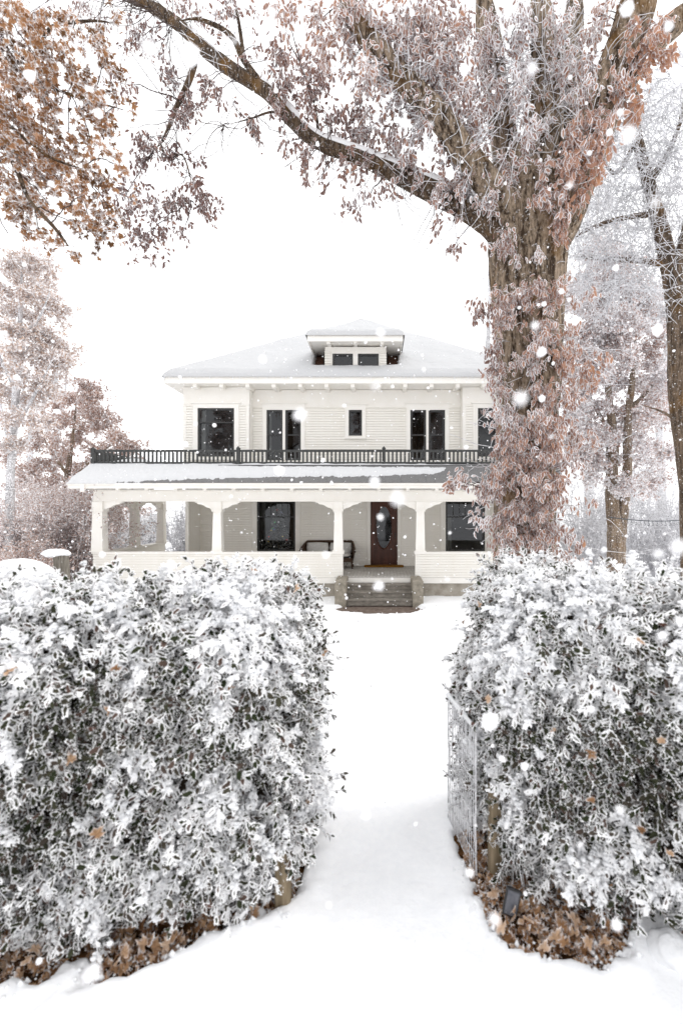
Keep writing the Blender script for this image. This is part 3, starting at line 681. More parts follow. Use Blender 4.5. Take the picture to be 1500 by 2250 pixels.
def skirt(x, y): return np.minimum(RZ0 + RS * np.minimum(y - RE, (x - RX) * ((PF - .02 - RE) / (PL - RX))), RZ1)
g = Geo(); y1 = PF - .02
g.quads([(RX, RE, RZ0), (PRE, RE, RZ0), (PRE, y1, RZ1), (PL, y1, RZ1), (PL, PB + .1, RZ1), (RX, PB + .4, RZ0), (PRE, YG, RZ1 + .002), (PL, YG, RZ1 + .002), (XL, YG, RZ1 + .002), (XL, PB + .1, RZ1 + .002)],
        [(0, 1, 2, 3), (0, 3, 4, 5), (3, 2, 6, 7), (7, 8, 9, 4)])
g.box(RX, PRE, RE, RE + .02, RZ0 - .06, RZ0 - .001)
prf = g.build('porch_roof', M['shingle'], house)
box('gutter_board', RX - .01, PRE, RE - .005, RE + .05, RZ0 - .17, RZ0 - .008, M['trim'], prf); box('gutter_board', RX - .01, RX + .045, RE + .051, PB + .3, RZ0 - .17, RZ0 - .008, M['trim'], prf)
box('gutter_lip', RX - .03, PRE, RE - .04, RE - .006, RZ0 - .075, RZ0 - .03, M['trim'], prf)
box('eave_soffit', RX + .046, PRE, RE + .051, PF - .022, RZ0 - .15, RZ0 - .13, M['trim'], prf)
for px in np.arange(263, 1180, 63.2):
    x = ux(px, RE + .2); prism('rafter_tail', [(RE + .055, RZ0 - .152), (RE + .055, RZ0 - .20), (RE + .10, RZ0 - .235), (PF - .003, RZ0 - .235), (PF - .003, RZ0 - .152)], 'x', x - .045, x + .045, M['trim'], prf)
ang = math.atan(RS); slen = math.hypot(PF - .02 - RE, RZ1 - RZ0)
q = Geo(); q.box(-.112, .112, -.008, .008, -.085, .085); tab = q.mesh('shingle', M['shingle'])
for r in range(5):
    for k in range(59):
        x = RX + .15 + r * .09 + (k + .5 * (r % 2)) * .229
        if x > PRE - .1: continue
        u = (r + .5) * slen / 5; y = RE + u * math.cos(ang) - .012 * math.sin(ang); z = RZ0 + u * math.sin(ang) + .012 * math.cos(ang)
        inst('shingle', tab, prf, (x + random.uniform(-.004, .004), y, z), Matrix.Rotation(ang - math.pi / 2 + .05, 3, 'X'))
def th_skirt(X, Y):
    p = np.stack([X, Y, X * 0], -1); u = np.minimum((Y - RE) / (PF - .02 - RE), (X - RX) / (PL - RX))
    px_ = CX + X * F / Y
    lo = np.interp(px_, [150, 250, 330, 430, 520, 600, 760, 880, 950, 975, 1000], [-.12, -.06, .0, .07, .15, .22, .24, .33, .38, .60, 1.2])
    hi = np.interp(px_, [150, 330, 480, 560, 700, 960], [3, 3, .93, .86, .84, .80])
    e = np.minimum(u - lo + .07 * fbm(p * 7, 3, 41) + .05 * fbm(p * 22, 2, 42), 9)
    top = (hi - u) + .04 * fbm(p * 6, 2, 43)
    d = np.minimum(e / .16, np.where(px_ > 470, top / .10, 9))
    side = np.where(X < PL + .1, (X - RX) / (PL - RX) / .2 + .2, 9)
    d = np.minimum(d, side)
    t = (.085 + .015 * fbm(p * 14, 3, 44) + .014 * fbm(p * 40, 2, 46)) * np.sqrt(np.clip(d, 0, 1))
    return np.where((d <= 0) | (u < -.12), -1, np.maximum(t, .01))
def zs_(X, Y): return np.maximum(skirt(X, Y), RZ0 - .02)
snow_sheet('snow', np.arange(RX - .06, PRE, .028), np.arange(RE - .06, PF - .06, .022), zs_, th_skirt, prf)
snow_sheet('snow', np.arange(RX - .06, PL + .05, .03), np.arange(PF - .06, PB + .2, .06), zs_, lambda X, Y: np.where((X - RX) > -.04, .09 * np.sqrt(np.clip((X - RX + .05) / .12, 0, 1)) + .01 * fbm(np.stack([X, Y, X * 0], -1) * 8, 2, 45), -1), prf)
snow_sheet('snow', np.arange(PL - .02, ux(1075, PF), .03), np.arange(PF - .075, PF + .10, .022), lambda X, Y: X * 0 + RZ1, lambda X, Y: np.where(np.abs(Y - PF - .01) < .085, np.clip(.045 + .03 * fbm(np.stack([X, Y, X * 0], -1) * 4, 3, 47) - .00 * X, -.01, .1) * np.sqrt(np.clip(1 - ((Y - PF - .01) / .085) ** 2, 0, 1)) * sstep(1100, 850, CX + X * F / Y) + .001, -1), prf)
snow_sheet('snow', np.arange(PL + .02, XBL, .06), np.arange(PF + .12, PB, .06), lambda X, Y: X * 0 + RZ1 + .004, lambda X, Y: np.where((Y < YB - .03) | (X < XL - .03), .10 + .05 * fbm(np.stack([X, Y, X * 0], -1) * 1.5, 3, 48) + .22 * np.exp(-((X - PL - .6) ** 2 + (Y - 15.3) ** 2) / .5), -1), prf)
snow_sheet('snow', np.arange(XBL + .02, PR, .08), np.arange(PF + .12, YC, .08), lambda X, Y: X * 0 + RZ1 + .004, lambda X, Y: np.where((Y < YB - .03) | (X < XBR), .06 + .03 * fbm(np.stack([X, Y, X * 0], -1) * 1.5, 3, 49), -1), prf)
# railing
rail = empty('balcony_railing', (PL, PF, RZ1), parent=house)
zt, zb = uz(990.5, PF), uz(1016.5, PF)
box('top_rail', PL, PR, PF - .03, PF + .03, zt - .03, zt + .03, M['black'], rail); box('bottom_rail', PL, PR, PF - .02, PF + .02, zb - .022, zb + .022, M['black'], rail)
box('top_rail', PL - .03, PL + .03, PF + .031, 16.5, zt - .03, zt + .03, M['black'], rail); box('bottom_rail', PL - .02, PL + .02, PF + .031, 16.5, zb - .022, zb + .022, M['black'], rail)
q = Geo(); q.box(-.024, .024, -.018, .018, 0, zt - zb - .05); bal = q.mesh('baluster', M['black'])
step = 8.93 / 77
for k in range(1, int((PR - PL) / step)): inst('baluster', bal, rail, (PL + .07 + k * step, PF, zb + .02))
for k in range(1, int(2.5 / step)): inst('baluster', bal, rail, (PL, PF + .05 + k * step, zb + .02))
def rpost(x, y, w, ztop, cap=True):
    p = box('railing_post', x - w, x + w, y - w, y + w, RZ1 + .002, ztop, M['black'], rail)
    if cap:
        g = Geo(); c = w * 1.15; g.add([(x - c, y - c, ztop + .001), (x + c, y - c, ztop + .001), (x + c, y + c, ztop + .001), (x - c, y + c, ztop + .001), (x, y, ztop + .07)], [(0, 1, 4), (1, 2, 4), (2, 3, 4), (3, 0, 4)]); g.build('post_cap', M['black'], p)
rpost(PL + .0, PF, .05, zt + .05); rpost(ux(523.5, PF), PF, .047, zt + .07); rpost(ux(843, PF), PF, .047, zt + .07); rpost(ux(1160, PF), PF, .047, zt + .07); rpost(PL, 16.5, .05, zt + .05)
box('rail_stub', ux(956, PF) - .02, ux(956, PF) + .02, PF - .02, PF + .02, RZ1, zb - .022, M['black'], rail)
box('downpipe_joint', ux(178, RE) , ux(187, RE), RE - .045, RE - .006, RZ0 - .26, RZ0 - .03, M['trim'], prf)

# -- steps between two cheek walls
CT = uz(1265, PF)
for a, b in ((-1.146, -.845), (.925, 1.205)):
    g = Geo(); n = 10; gz = -.9
    x0, x1, y0, y1 = a, b, 13.0, PF - .035; bv = .02
    V = [(x0, y0, gz), (x1, y0, gz), (x1, y1, gz), (x0, y1, gz), (x0, y0, CT - bv), (x1, y0, CT - bv), (x1, y1, CT - bv), (x0, y1, CT - bv), (x0 + bv, y0 + bv, CT), (x1 - bv, y0 + bv, CT), (x1 - bv, y1, CT), (x0 + bv, y1, CT)]
    g.quads(V, [(0, 1, 5, 4), (1, 2, 6, 5), (3, 0, 4, 7), (4, 5, 9, 8), (5, 6, 10, 9), (7, 4, 8, 11), (8, 9, 10, 11)]); g.build('cheek_wall', M['concrete'], house)
for k in range(3):
    z = FL - .175 - k * .16; g = Geo(); y0 = PF - .05 - (k + 1) * .29
    g.box(-.843, .923, y0, PF - .04, z - .16, z - .035); g.box(-.843, .923, y0 - .025, y0 + .28, z - .034, z); g.build('step', M['step'], house)
# icicles along the eaves
q = Geo(); tubes(q, np.array([[(0, 0, 0), (0, 0, -.5), (0, 0, -1)]]), np.array([[.07, .045, .005]]), 5); ic = q.mesh('icicle', M['ice'], smooth=True)
for k in range(46):
    x = random.uniform(EX0, 3.5); L = random.uniform(.04, .15); inst('icicle', ic, roof, (x, EY - .022, ZE + .003), None, (.14, .14, L))
inst('icicle', ic, roof, (EX0 + .01, EY - .01, ZE + .003), None, (.18, .18, .28))

# -- things on the porch
mat_o = Geo(); nx = 40
mx0, mx1 = ux(800, 16.45), ux(886, 16.45); t = np.linspace(0, 2 * math.pi, 41)[:-1]
poly = []
for a in t:
    c, s = math.cos(a), math.sin(a); poly.append(((mx0 + mx1) / 2 + (mx1 - mx0) / 2 * math.copysign(abs(c) ** .25, c), 16.42 + .2 * math.copysign(abs(s) ** .3, s)))
dm = prism('doormat', poly, 'z', FL + .003, FL + .05, M['coir'])
tag(dm, 'brown coir doormat lying before the front door', 'doormat')
sx0, sx1, sY = ux(661, 16.2), ux(783, 16.2), 16.2; scx = (sx0 + sx1) / 2; hw = (sx1 - sx0) / 2
settee = empty('wicker_settee', (scx, sY, FL), 'dark brown wicker settee with grey cushions beside the front door', 'settee')
# one rolled back-and-arm rail
t = np.linspace(-1, 1, 41); xs = scx + np.sign(t) * np.abs(t) ** .9 * (hw - .03); zr = .86 + FL - .30 * np.clip((np.abs(t) - .80) / .2, 0, 1) ** 2; yr_ = sY + .30 - .78 * np.clip((np.abs(t) - .84) / .16, 0, 1) ** 1.3
g = Geo(); tubes(g, np.stack([xs, yr_, zr], -1)[None], .032, 8); g.build('rolled_rim', M['wicker'], settee, smooth=True)
g = Geo(); V = []; k = len(t)
for z_f in np.linspace(0, 1, 6): V += [(x - (x - scx) * .06 * (1 - z_f), y + .02, FL + .28 + (z - FL - .28) * z_f) for x, y, z in zip(xs, yr_, zr)]
g.quads(V, [(r * k + i, r * k + i + 1, (r + 1) * k + i + 1, (r + 1) * k + i) for r in range(5) for i in range(k - 1)]); g.build('woven_back', M['wicker'], settee, smooth=True)
g = Geo(); g.box(sx0 + .12, sx1 - .12, sY - .38, sY + .25, FL + .22, FL + .34); g.build('seat_frame', M['wicker'], settee)
for k in range(10):
    x = sx0 + .14 + k * (2 * hw - .28) / 9; q = Geo(); tubes(q, np.array([[(x, sY - .385, FL + .22), (x + .03, sY - .385, FL + .16), (x - .02, sY - .385, FL + .10), (x + .02, sY - .385, FL + .05)]]), .01, 4); q.build('skirt_scroll', M['wicker'], settee)
def cushion(name, x0, x1, y0, y1, z0, z1):
    a = np.linspace(-1, 1, 9); g = Geo()
    def sp(u, v, w):
        p = np.array([u, v, w]); return p * (1 - .10 * (abs(u * v) + abs(v * w) + abs(u * w)) / 1)
    for ax in range(3):
        for s in (-1, 1):
            V = []
            for i in a:
                for j in a:
                    p = [i, j]; p.insert(ax, s); q = sp(*p); V.append((x0 + (q[0] + 1) / 2 * (x1 - x0), y0 + (q[1] + 1) / 2 * (y1 - y0), z0 + (q[2] + 1) / 2 * (z1 - z0)))
            g.quads(V, [(r * 9 + c, r * 9 + c + 1, (r + 1) * 9 + c + 1, (r + 1) * 9 + c) for r in range(8) for c in range(8)])
    return g.build(name, M['cushion'], settee, smooth=True)
cushion('seat_cushion', sx0 + .14, sx1 - .14, sY - .37, sY + .2, FL + .345, FL + .50)
cushion('back_cushion', sx0 + .14, scx - .01, sY + .08, sY + .27, FL + .44, FL + .83); cushion('back_cushion', scx + .01, sx1 - .14, sY + .08, sY + .27, FL + .44, FL + .83)
for x, s in ((sx0 + .15, -1), (sx1 - .15, 1)):
    for y in (sY - .35, sY + .22):
        g = Geo(); tubes(g, np.array([[(x, y, FL + .30), (x + s * .01, y, FL + .15), (x + s * .035, y - .01, FL + .001)]]), np.array([[.03, .026, .02]]), 8); g.build('leg', M['wicker'], settee, smooth=True)
# lit tree behind the left ground-floor window
xt = empty('christmas_tree', (ux(612, 17.7), 17.7, FL), 'dark christmas tree with tiny coloured lights inside the porch window', 'christmas tree')
g = Geo(); n = 900; h = rs.rand(n) ** .8 * 1.9; r = (1.95 - h) * .28 * np.sqrt(rs.rand(n)); a = rs.rand(n) * 6.283
P = np.stack([WL[xt.name][0] + r * np.cos(a), WL[xt.name][1] + r * np.sin(a), FL + .25 + h], -1)
put_leaves(g, T_SMALL, P, frames(np.stack([np.cos(a), np.sin(a), -.5 + 0 * a], -1), rs.normal(0, 1, (n, 3))), np.full(n, .10), rs.rand(n)); g.build('foliage', M['needle'], xt, kind='stuff')
g = Geo(); tubes(g, np.array([[(WL[xt.name][0], 17.7, FL), (WL[xt.name][0], 17.7, FL + 1.9)]]), .03, 6); g.build('trunk', M['bark_grey'], xt)
for k, c in enumerate([(1, .05, .04), (.1, .8, .2), (.2, .3, 1), (1, .7, .2)] * 3):
    m, nt, out = new_mat('bulb_%s' % ('red', 'green', 'blue', 'amber')[k % 4]); e = N(nt, 'Emission'); e.inputs[0].default_value = (*c, 1); e.inputs[1].default_value = 1.5; nt.links.new(e.outputs[0], out.inputs[0])
    zz = random.uniform(.3, 1.7); rr = (1.95 - zz) * .28; aa = random.uniform(3.4, 6.0); q = Geo(); p = np.array([WL[xt.name][0] + rr * math.cos(aa), 17.7 + rr * math.sin(aa), FL + .25 + zz])
    q.add(p + .014 * np.array([(1, 0, 0), (-1, 0, 0), (0, 1, 0), (0, -1, 0), (0, 0, 1), (0, 0, -1)]), [(0, 2, 4), (2, 1, 4), (1, 3, 4), (3, 0, 4), (2, 0, 5), (1, 2, 5), (3, 1, 5), (0, 3, 5)]); q.build('bulb', m, xt)
# ------------------------------------------------------------------ trees: tools
def limb_mesh(g, pts, radii, sides, rings, bark=.0, seed=0, flare=0.0, mat=0, vs=5.0):
    """one tapering limb with furrowed bark"""
    S = spline(np.concatenate([np.asarray(pts, float), np.asarray(radii, float)[:, None]], 1), rings); P, R = S[:, :3], np.maximum(S[:, 3], .003)
    t = np.gradient(P, axis=0); t = nrm(t); ref = np.array([0, 1., .15]) if abs(nrm(P[-1] - P[0])[1]) < .8 else np.array([1., 0, .2])
    u = nrm(np.cross(t, ref)); v = np.cross(t, u); a = np.arange(sides) * 2 * math.pi / sides
    L = np.concatenate([[0], np.cumsum(np.linalg.norm(np.diff(P, axis=0), axis=1))])
    D = np.zeros((rings, sides))
    if bark > 0:
        ca = np.stack([np.cos(a)[None] * R[:, None] * 14 + 0 * L[:, None], np.sin(a)[None] * R[:, None] * 14 + 0 * L[:, None], np.broadcast_to(L[:, None] * vs * .45, (rings, sides))], -1)
        f = 1 - np.abs(fbm(ca, 3, seed)) * 2.2; D = bark * (np.clip(f, -1, 1)) + bark * 1.6 * fbm(ca * np.array([.22, .22, .3]), 2, seed + 5) + .4 * bark * vnoise(ca * 3.1, seed + 9)
    RR = R[:, None] + D
    V = P[:, None, :] + RR[:, :, None] * (np.cos(a)[None, :, None] * u[:, None, :] + np.sin(a)[None, :, None] * v[:, None, :])
    I = np.arange(rings * sides).reshape(rings, sides); A = I[:-1]; B = np.roll(A, -1, 1); C = I[1:]; Dd = np.roll(C, -1, 1)
    g.quads(V.reshape(-1, 3), np.stack([A, B, Dd, C], -1).reshape(-1, 4), mat)
    e = len(V.reshape(-1, 3)); 
    return P, R
def snow_on_limb(g, P, R, seed=0, t0=.0, t1=1., thick=.5, gap=0.0):
    n = len(P); k = np.arange(n) / (n - 1); w = vnoise(np.stack([k * 23, k * 0 + seed, k * 0], -1), seed) * .5 + .5
    on = (k >= t0) & (k <= t1); q = np.where(on, np.clip((w - gap) * 2.2, 0, 1), 0) * sstep(t0, t0 + .03, k) * sstep(t1, t1 - .03, k)
    t = nrm(np.gradient(P, axis=0)); s = nrm(np.cross(t, np.array([0, 0, 1.]))); up = nrm(np.cross(s, t))
    m = 8; a = np.linspace(0, 2 * math.pi, m, endpoint=False)
    hh = (R * thick * (.5 + .8 * w) * q + .0005)[:, None]; ww = (R * .75 * q + .0005)[:, None]
    V = (P + up * (R * .86)[:, None])[:, None, :] + (np.cos(a)[None] * ww)[..., None] * s[:, None, :] + (np.sin(a)[None] * hh)[..., None] * up[:, None, :]
    I = np.arange(n * m).reshape(n, m); A = I[:-1]; B = np.roll(A, -1, 1); C = I[1:]; D = np.roll(C, -1, 1)
    g.quads(V.reshape(-1, 3), np.stack([A, B, D, C], -1).reshape(-1, 4))
class Crown:
    """gathers twigs and leaves of one tree"""
    def __init__(s, seed): s.tw = Geo(); s.pos = []; s.ax = []; s.nr = []; s.sc = []; s.rnd = []; s.fr = []; s.rng = np.random.RandomState(seed); s.limbs = []
    def limb_pts(s, P, R): s.limbs.append(np.concatenate([P, R[:, None]], 1))
    def nearest(s, c, up=.25):
        L = np.concatenate(s.limbs); d = np.linalg.norm((L[:, :3] - c) * np.array([1, .6, 1]), axis=1) + up * np.maximum(c[2] - L[:, 2], 0) * 0
        return L[np.argmin(d)]
    def leaves(s, pos, axis, scale, rnd, frost=0.0):
        n = len(pos); s.pos.append(pos); s.ax.append(axis); s.nr.append(s.rng.normal(0, 1, (n, 3)) * np.array([1, 1, .35])); s.sc.append(np.broadcast_to(scale, (n,))); s.rnd.append(np.clip(np.broadcast_to(rnd, (n,)), 0, 1)); s.fr.append(np.broadcast_to(frost, (n,)))
    def cluster(s, c, rad, n_tw, n_lf, size, rnd, frost=0., r0=.012, rt=.0035, droop=.35, attach=None, twmat=0, lrnd=.2, mainmat=None, hang=.9, sub=1.0):
        """a spray of twigs reaching a clump centre, leaves hanging from their outer halves"""
        rng = s.rng; c = np.asarray(c, float); rad = np.broadcast_to(np.asarray(rad, float), (3,))
        L = s.nearest(c) if attach is None else np.asarray(attach)
        A = L[:3]; d = np.linalg.norm(c - A)
        mid = (A + c) / 2 + rng.normal(0, .10, 3) * d + np.array([0, 0, .12 * d]); t = np.linspace(0, 1, 9)[:, None]
        main = (1 - t) ** 2 * A + 2 * t * (1 - t) * mid + t ** 2 * c
        if d > .12: tubes(s.tw, (main + rng.normal(0, .012 * min(d, 1), main.shape) * (t > .05))[None], np.linspace(r0 * min(1.4, .5 + .5 * d), rt * 1.4, 9)[None], 5, twmat if mainmat is None else mainmat)
        k = 6; tt = np.linspace(0, 1, k)[None, :, None]
        def spray(s0, T):
            m2 = (s0 + T) / 2 + rng.normal(0, .20, T.shape) * np.linalg.norm(T - s0, axis=1, keepdims=True) + np.array([0, 0, .05])
            Q = (1 - tt) ** 2 * s0[:, None] + 2 * tt * (1 - tt) * m2[:, None] + tt ** 2 * T[:, None]; Q[:, :, 2] -= droop * .10 * (tt[..., 0] ** 2) * rad[2] * 2
            return Q
        n1 = max(2, n_tw // 4); n2 = max(1, n_tw - n1); n_tw = n1 + n2
        P1 = spray(main[rng.randint(4 if d > .3 else 1, 9, n1)], c + nrm(rng.normal(0, 1, (n1, 3))) * (rng.rand(n1, 1) ** .45) * rad)
        s2 = P1[rng.randint(0, n1, n2), rng.randint(2, 6, n2)]
        P2 = spray(s2, s2 + nrm(rng.normal(0, 1, (n2, 3)) + np.array([0, 0, -.5 * droop])) * rng.uniform(.35, .9, (n2, 1)) * rad)
        P = np.concatenate([P1, P2])
        tubes(s.tw, P, np.linspace(rt * 1.3, rt * .7, k)[None], 3, twmat, rnd=rng.rand(n_tw))
        if n_lf:
            per = np.repeat(np.arange(n_tw), n_lf); f = rng.uniform(.35, 1., len(per)) * (k - 1); i = np.minimum(f.astype(int), k - 2); f = f - i
            p = P[per, i] * (1 - f[:, None]) + P[per, i + 1] * f[:, None] + rng.normal(0, size * .35, (len(per), 3))
            ax = rng.normal(0, .5, (len(per), 3)) + np.array([0, 0, -hang])
            s.leaves(p, ax, size * rng.uniform(.65, 1.25, len(per)), rnd + rng.normal(0, lrnd, len(per)), frost + rng.normal(0, .12, len(per)))
        return P
    def wild(s, start, dirs, length, k=8, curl=.2, bend=.25, grav=.03, r=.004, mat=0, sides=3):
        P = grow(start, dirs, length, k, curl, bend, grav, s.rng); tubes(s.tw, P, np.linspace(r * 1.25, r * .6, k)[None], sides, mat, rnd=s.rng.rand(len(P))); return P
    def arrays(s):
        pos = np.concatenate(s.pos); return pos, frames(np.concatenate(s.ax), np.concatenate(s.nr)), np.concatenate(s.sc), np.concatenate(s.rnd), np.concatenate(s.fr)
def limb_part(tree, cr, pts, sides, rings, bark, seed, mat, name='limb', snow=None, **kw):
    """pts: (px, py, width px, Y)"""
    W3 = [W(p[0], p[1], p[3]) for p in pts]; R = [p[2] / 2 * p[3] / F for p in pts]
    if name == 'limb':
        R = list(R); R[-1] *= .25
    g = Geo(); P, Rr = limb_mesh(g, W3, R, sides, rings, bark, seed, **kw); o = g.build(name, mat, tree, smooth=True)
    cr.limb_pts(P, Rr)
    if snow:
        q = Geo(); S = spline(np.concatenate([np.array(W3), np.array(R)[:, None]], 1), 160); snow_on_limb(q, S[:, :3], S[:, 3], seed, *snow); q.build('snow', M['snow_soft'], o, smooth=True, kind='stuff')
    return o

# ------------------------------------------------------------------ the great tree beside the house
big = empty('cottonwood_tree', (ux(1152, 6), 6.0, -.24), 'huge old tree with furrowed brown bark and long snowy limb over the house', 'tree')
cr = Crown(11); Y = 6.0
limb_part(big, cr, [(1152, 1560, 185, 6), (1151, 1400, 145, 6), (1151, 1240, 132, 6), (1150, 1100, 128, 6), (1152, 1000, 124, 6), (1158, 900, 130, 6), (1162, 800, 136, 6), (1160, 700, 148, 6), (1158, 600, 156, 6), (1163, 520, 164, 6), (1170, 455, 160, 6), (1178, 400, 135, 6), (1186, 330, 110, 6)], 110, 260, .022, 3, M['bark'], 'trunk')
limbs = [
  ([(1130, 560, 61, 5.9), (1090, 505, 54, 5.85), (1035, 465, 48, 5.9), (930, 410, 44, 6.0), (800, 350, 32, 6.2), (700, 312, 30, 6.4), (640, 260, 29, 6.6), (585, 200, 28, 6.8), (520, 160, 27, 7.0), (455, 112, 25, 7.3), (400, 60, 22, 7.6), (340, 18, 19, 7.9), (270, -10, 15, 8.2), (180, -40, 9, 8.5)], 26, 140, .012, (.05, .86, .62, .12)),
  ([(1165, 560, 90, 5.9), (1120, 465, 74, 5.75), (1068, 400, 62, 5.65), (1020, 335, 56, 5.6), (960, 250, 52, 5.6), (880, 165, 48, 5.55), (815, 90, 44, 5.5), (770, 20, 40, 5.5), (730, -60, 34, 5.5)], 26, 100, .010, None),
  ([(1150, 540, 90, 6.2), (1128, 430, 72, 6.3), (1105, 300, 58, 6.35), (1085, 170, 52, 6.4), (1070, 60, 48, 6.4), (1055, -60, 42, 6.4)], 26, 90, .010, None),
  ([(1190, 540, 110, 6.0), (1192, 420, 92, 6.0), (1196, 300, 74, 6.0), (1200, 160, 58, 6.05), (1190, 40, 50, 6.1), (1180, -60, 44, 6.1)], 28, 90, .011, None),
  ([(1195, 560, 50, 6.1), (1215, 500, 72, 6.25), (1232, 400, 64, 6.4), (1243, 280, 46, 6.5), (1254, 160, 40, 6.5), (1260, 40, 38, 6.5), (1266, -60, 34, 6.5)], 24, 90, .009, None),
  ([(1182, 585, 60, 5.95), (1215, 500, 100, 5.8), (1250, 420, 96, 5.7), (1296, 300, 88, 5.6), (1342, 180, 80, 5.5), (1378, 80, 74, 5.45), (1405, -10, 68, 5.4), (1425, -80, 60, 5.4)], 30, 90, .012, None),
  ([(1330, 250, 60, 5.55), (1372, 175, 52, 5.5), (1430, 100, 46, 5.5), (1500, 35, 42, 5.5), (1560, -20, 36, 5.5)], 22, 60, .009, None),
  ([(430, 118, 15, 7.4), (418, 170, 13, 7.3), (385, 240, 10, 7.3), (362, 300, 7, 7.2), (338, 330, 3, 7.2)], 12, 40, .003, None),
  ([(578, 190, 15, 6.8), (535, 130, 13, 6.8), (505, 75, 10, 6.7), (440, 42, 7, 6.7), (395, 45, 3, 6.7)], 12, 40, .003, None),
  ([(535, 130, 10, 6.8), (528, 70, 8, 6.8), (515, 0, 6, 6.8), (505, -40, 5, 6.8)], 10, 30, .002, None),
  ([(700, 312, 9, 6.4), (698, 280, 7, 6.4), (695, 250, 5, 6.4), (690, 225, 2, 6.4)], 8, 20, .002, None),
  ([(640, 262, 8, 6.6), (600, 245, 5, 6.5), (550, 260, 3.5, 6.4), (492, 275, 2, 6.4)], 8, 24, .001, None),
  ([(352, 315, 5, 7.2), (368, 345, 5, 7.2), (400, 340, 4, 7.1), (418, 390, 3, 7.1), (420, 440, 2, 7.1)], 8, 30, .001, None),
]
for k, (pts, sd_, rg, bk, sn) in enumerate(limbs):
    limb_part(big, cr, pts, sd_, rg, bk, 20 + k, M['bark'] if k in (1, 2, 3, 4, 5, 6) else M['bark_thin'], 'limb', sn)
# burls on the trunk
for px, py, r in ((1208, 775, .15), (1188, 835, .17), (1120, 700, .1), (1130, 930, .13), (1185, 985, .12)):
    c = W(px, py, 5.72); a = rs.rand(); n1, n2 = 24, 16
    th = np.linspace(0, 2 * math.pi, n1, endpoint=False)[None]; ph = np.linspace(.02, math.pi - .02, n2)[:, None]
    D = np.stack([np.sin(ph) * np.cos(th), np.sin(ph) * np.sin(th) * .7, np.cos(ph) * 1.25 + 0 * th], -1); rr = r * (1 + .3 * fbm(D * 3 + px, 3, 4))
    V = c + D * rr[..., None]; I = np.arange(n1 * n2).reshape(n2, n1); A = I[:-1]; B = np.roll(A, -1, 1); C = I[1:]; Dd = np.roll(C, -1, 1)
    g = Geo(); g.quads(V.reshape(-1, 3), np.stack([A, B, Dd, C], -1).reshape(-1, 4)); g.build('burl', M['bark'], big, smooth=True)
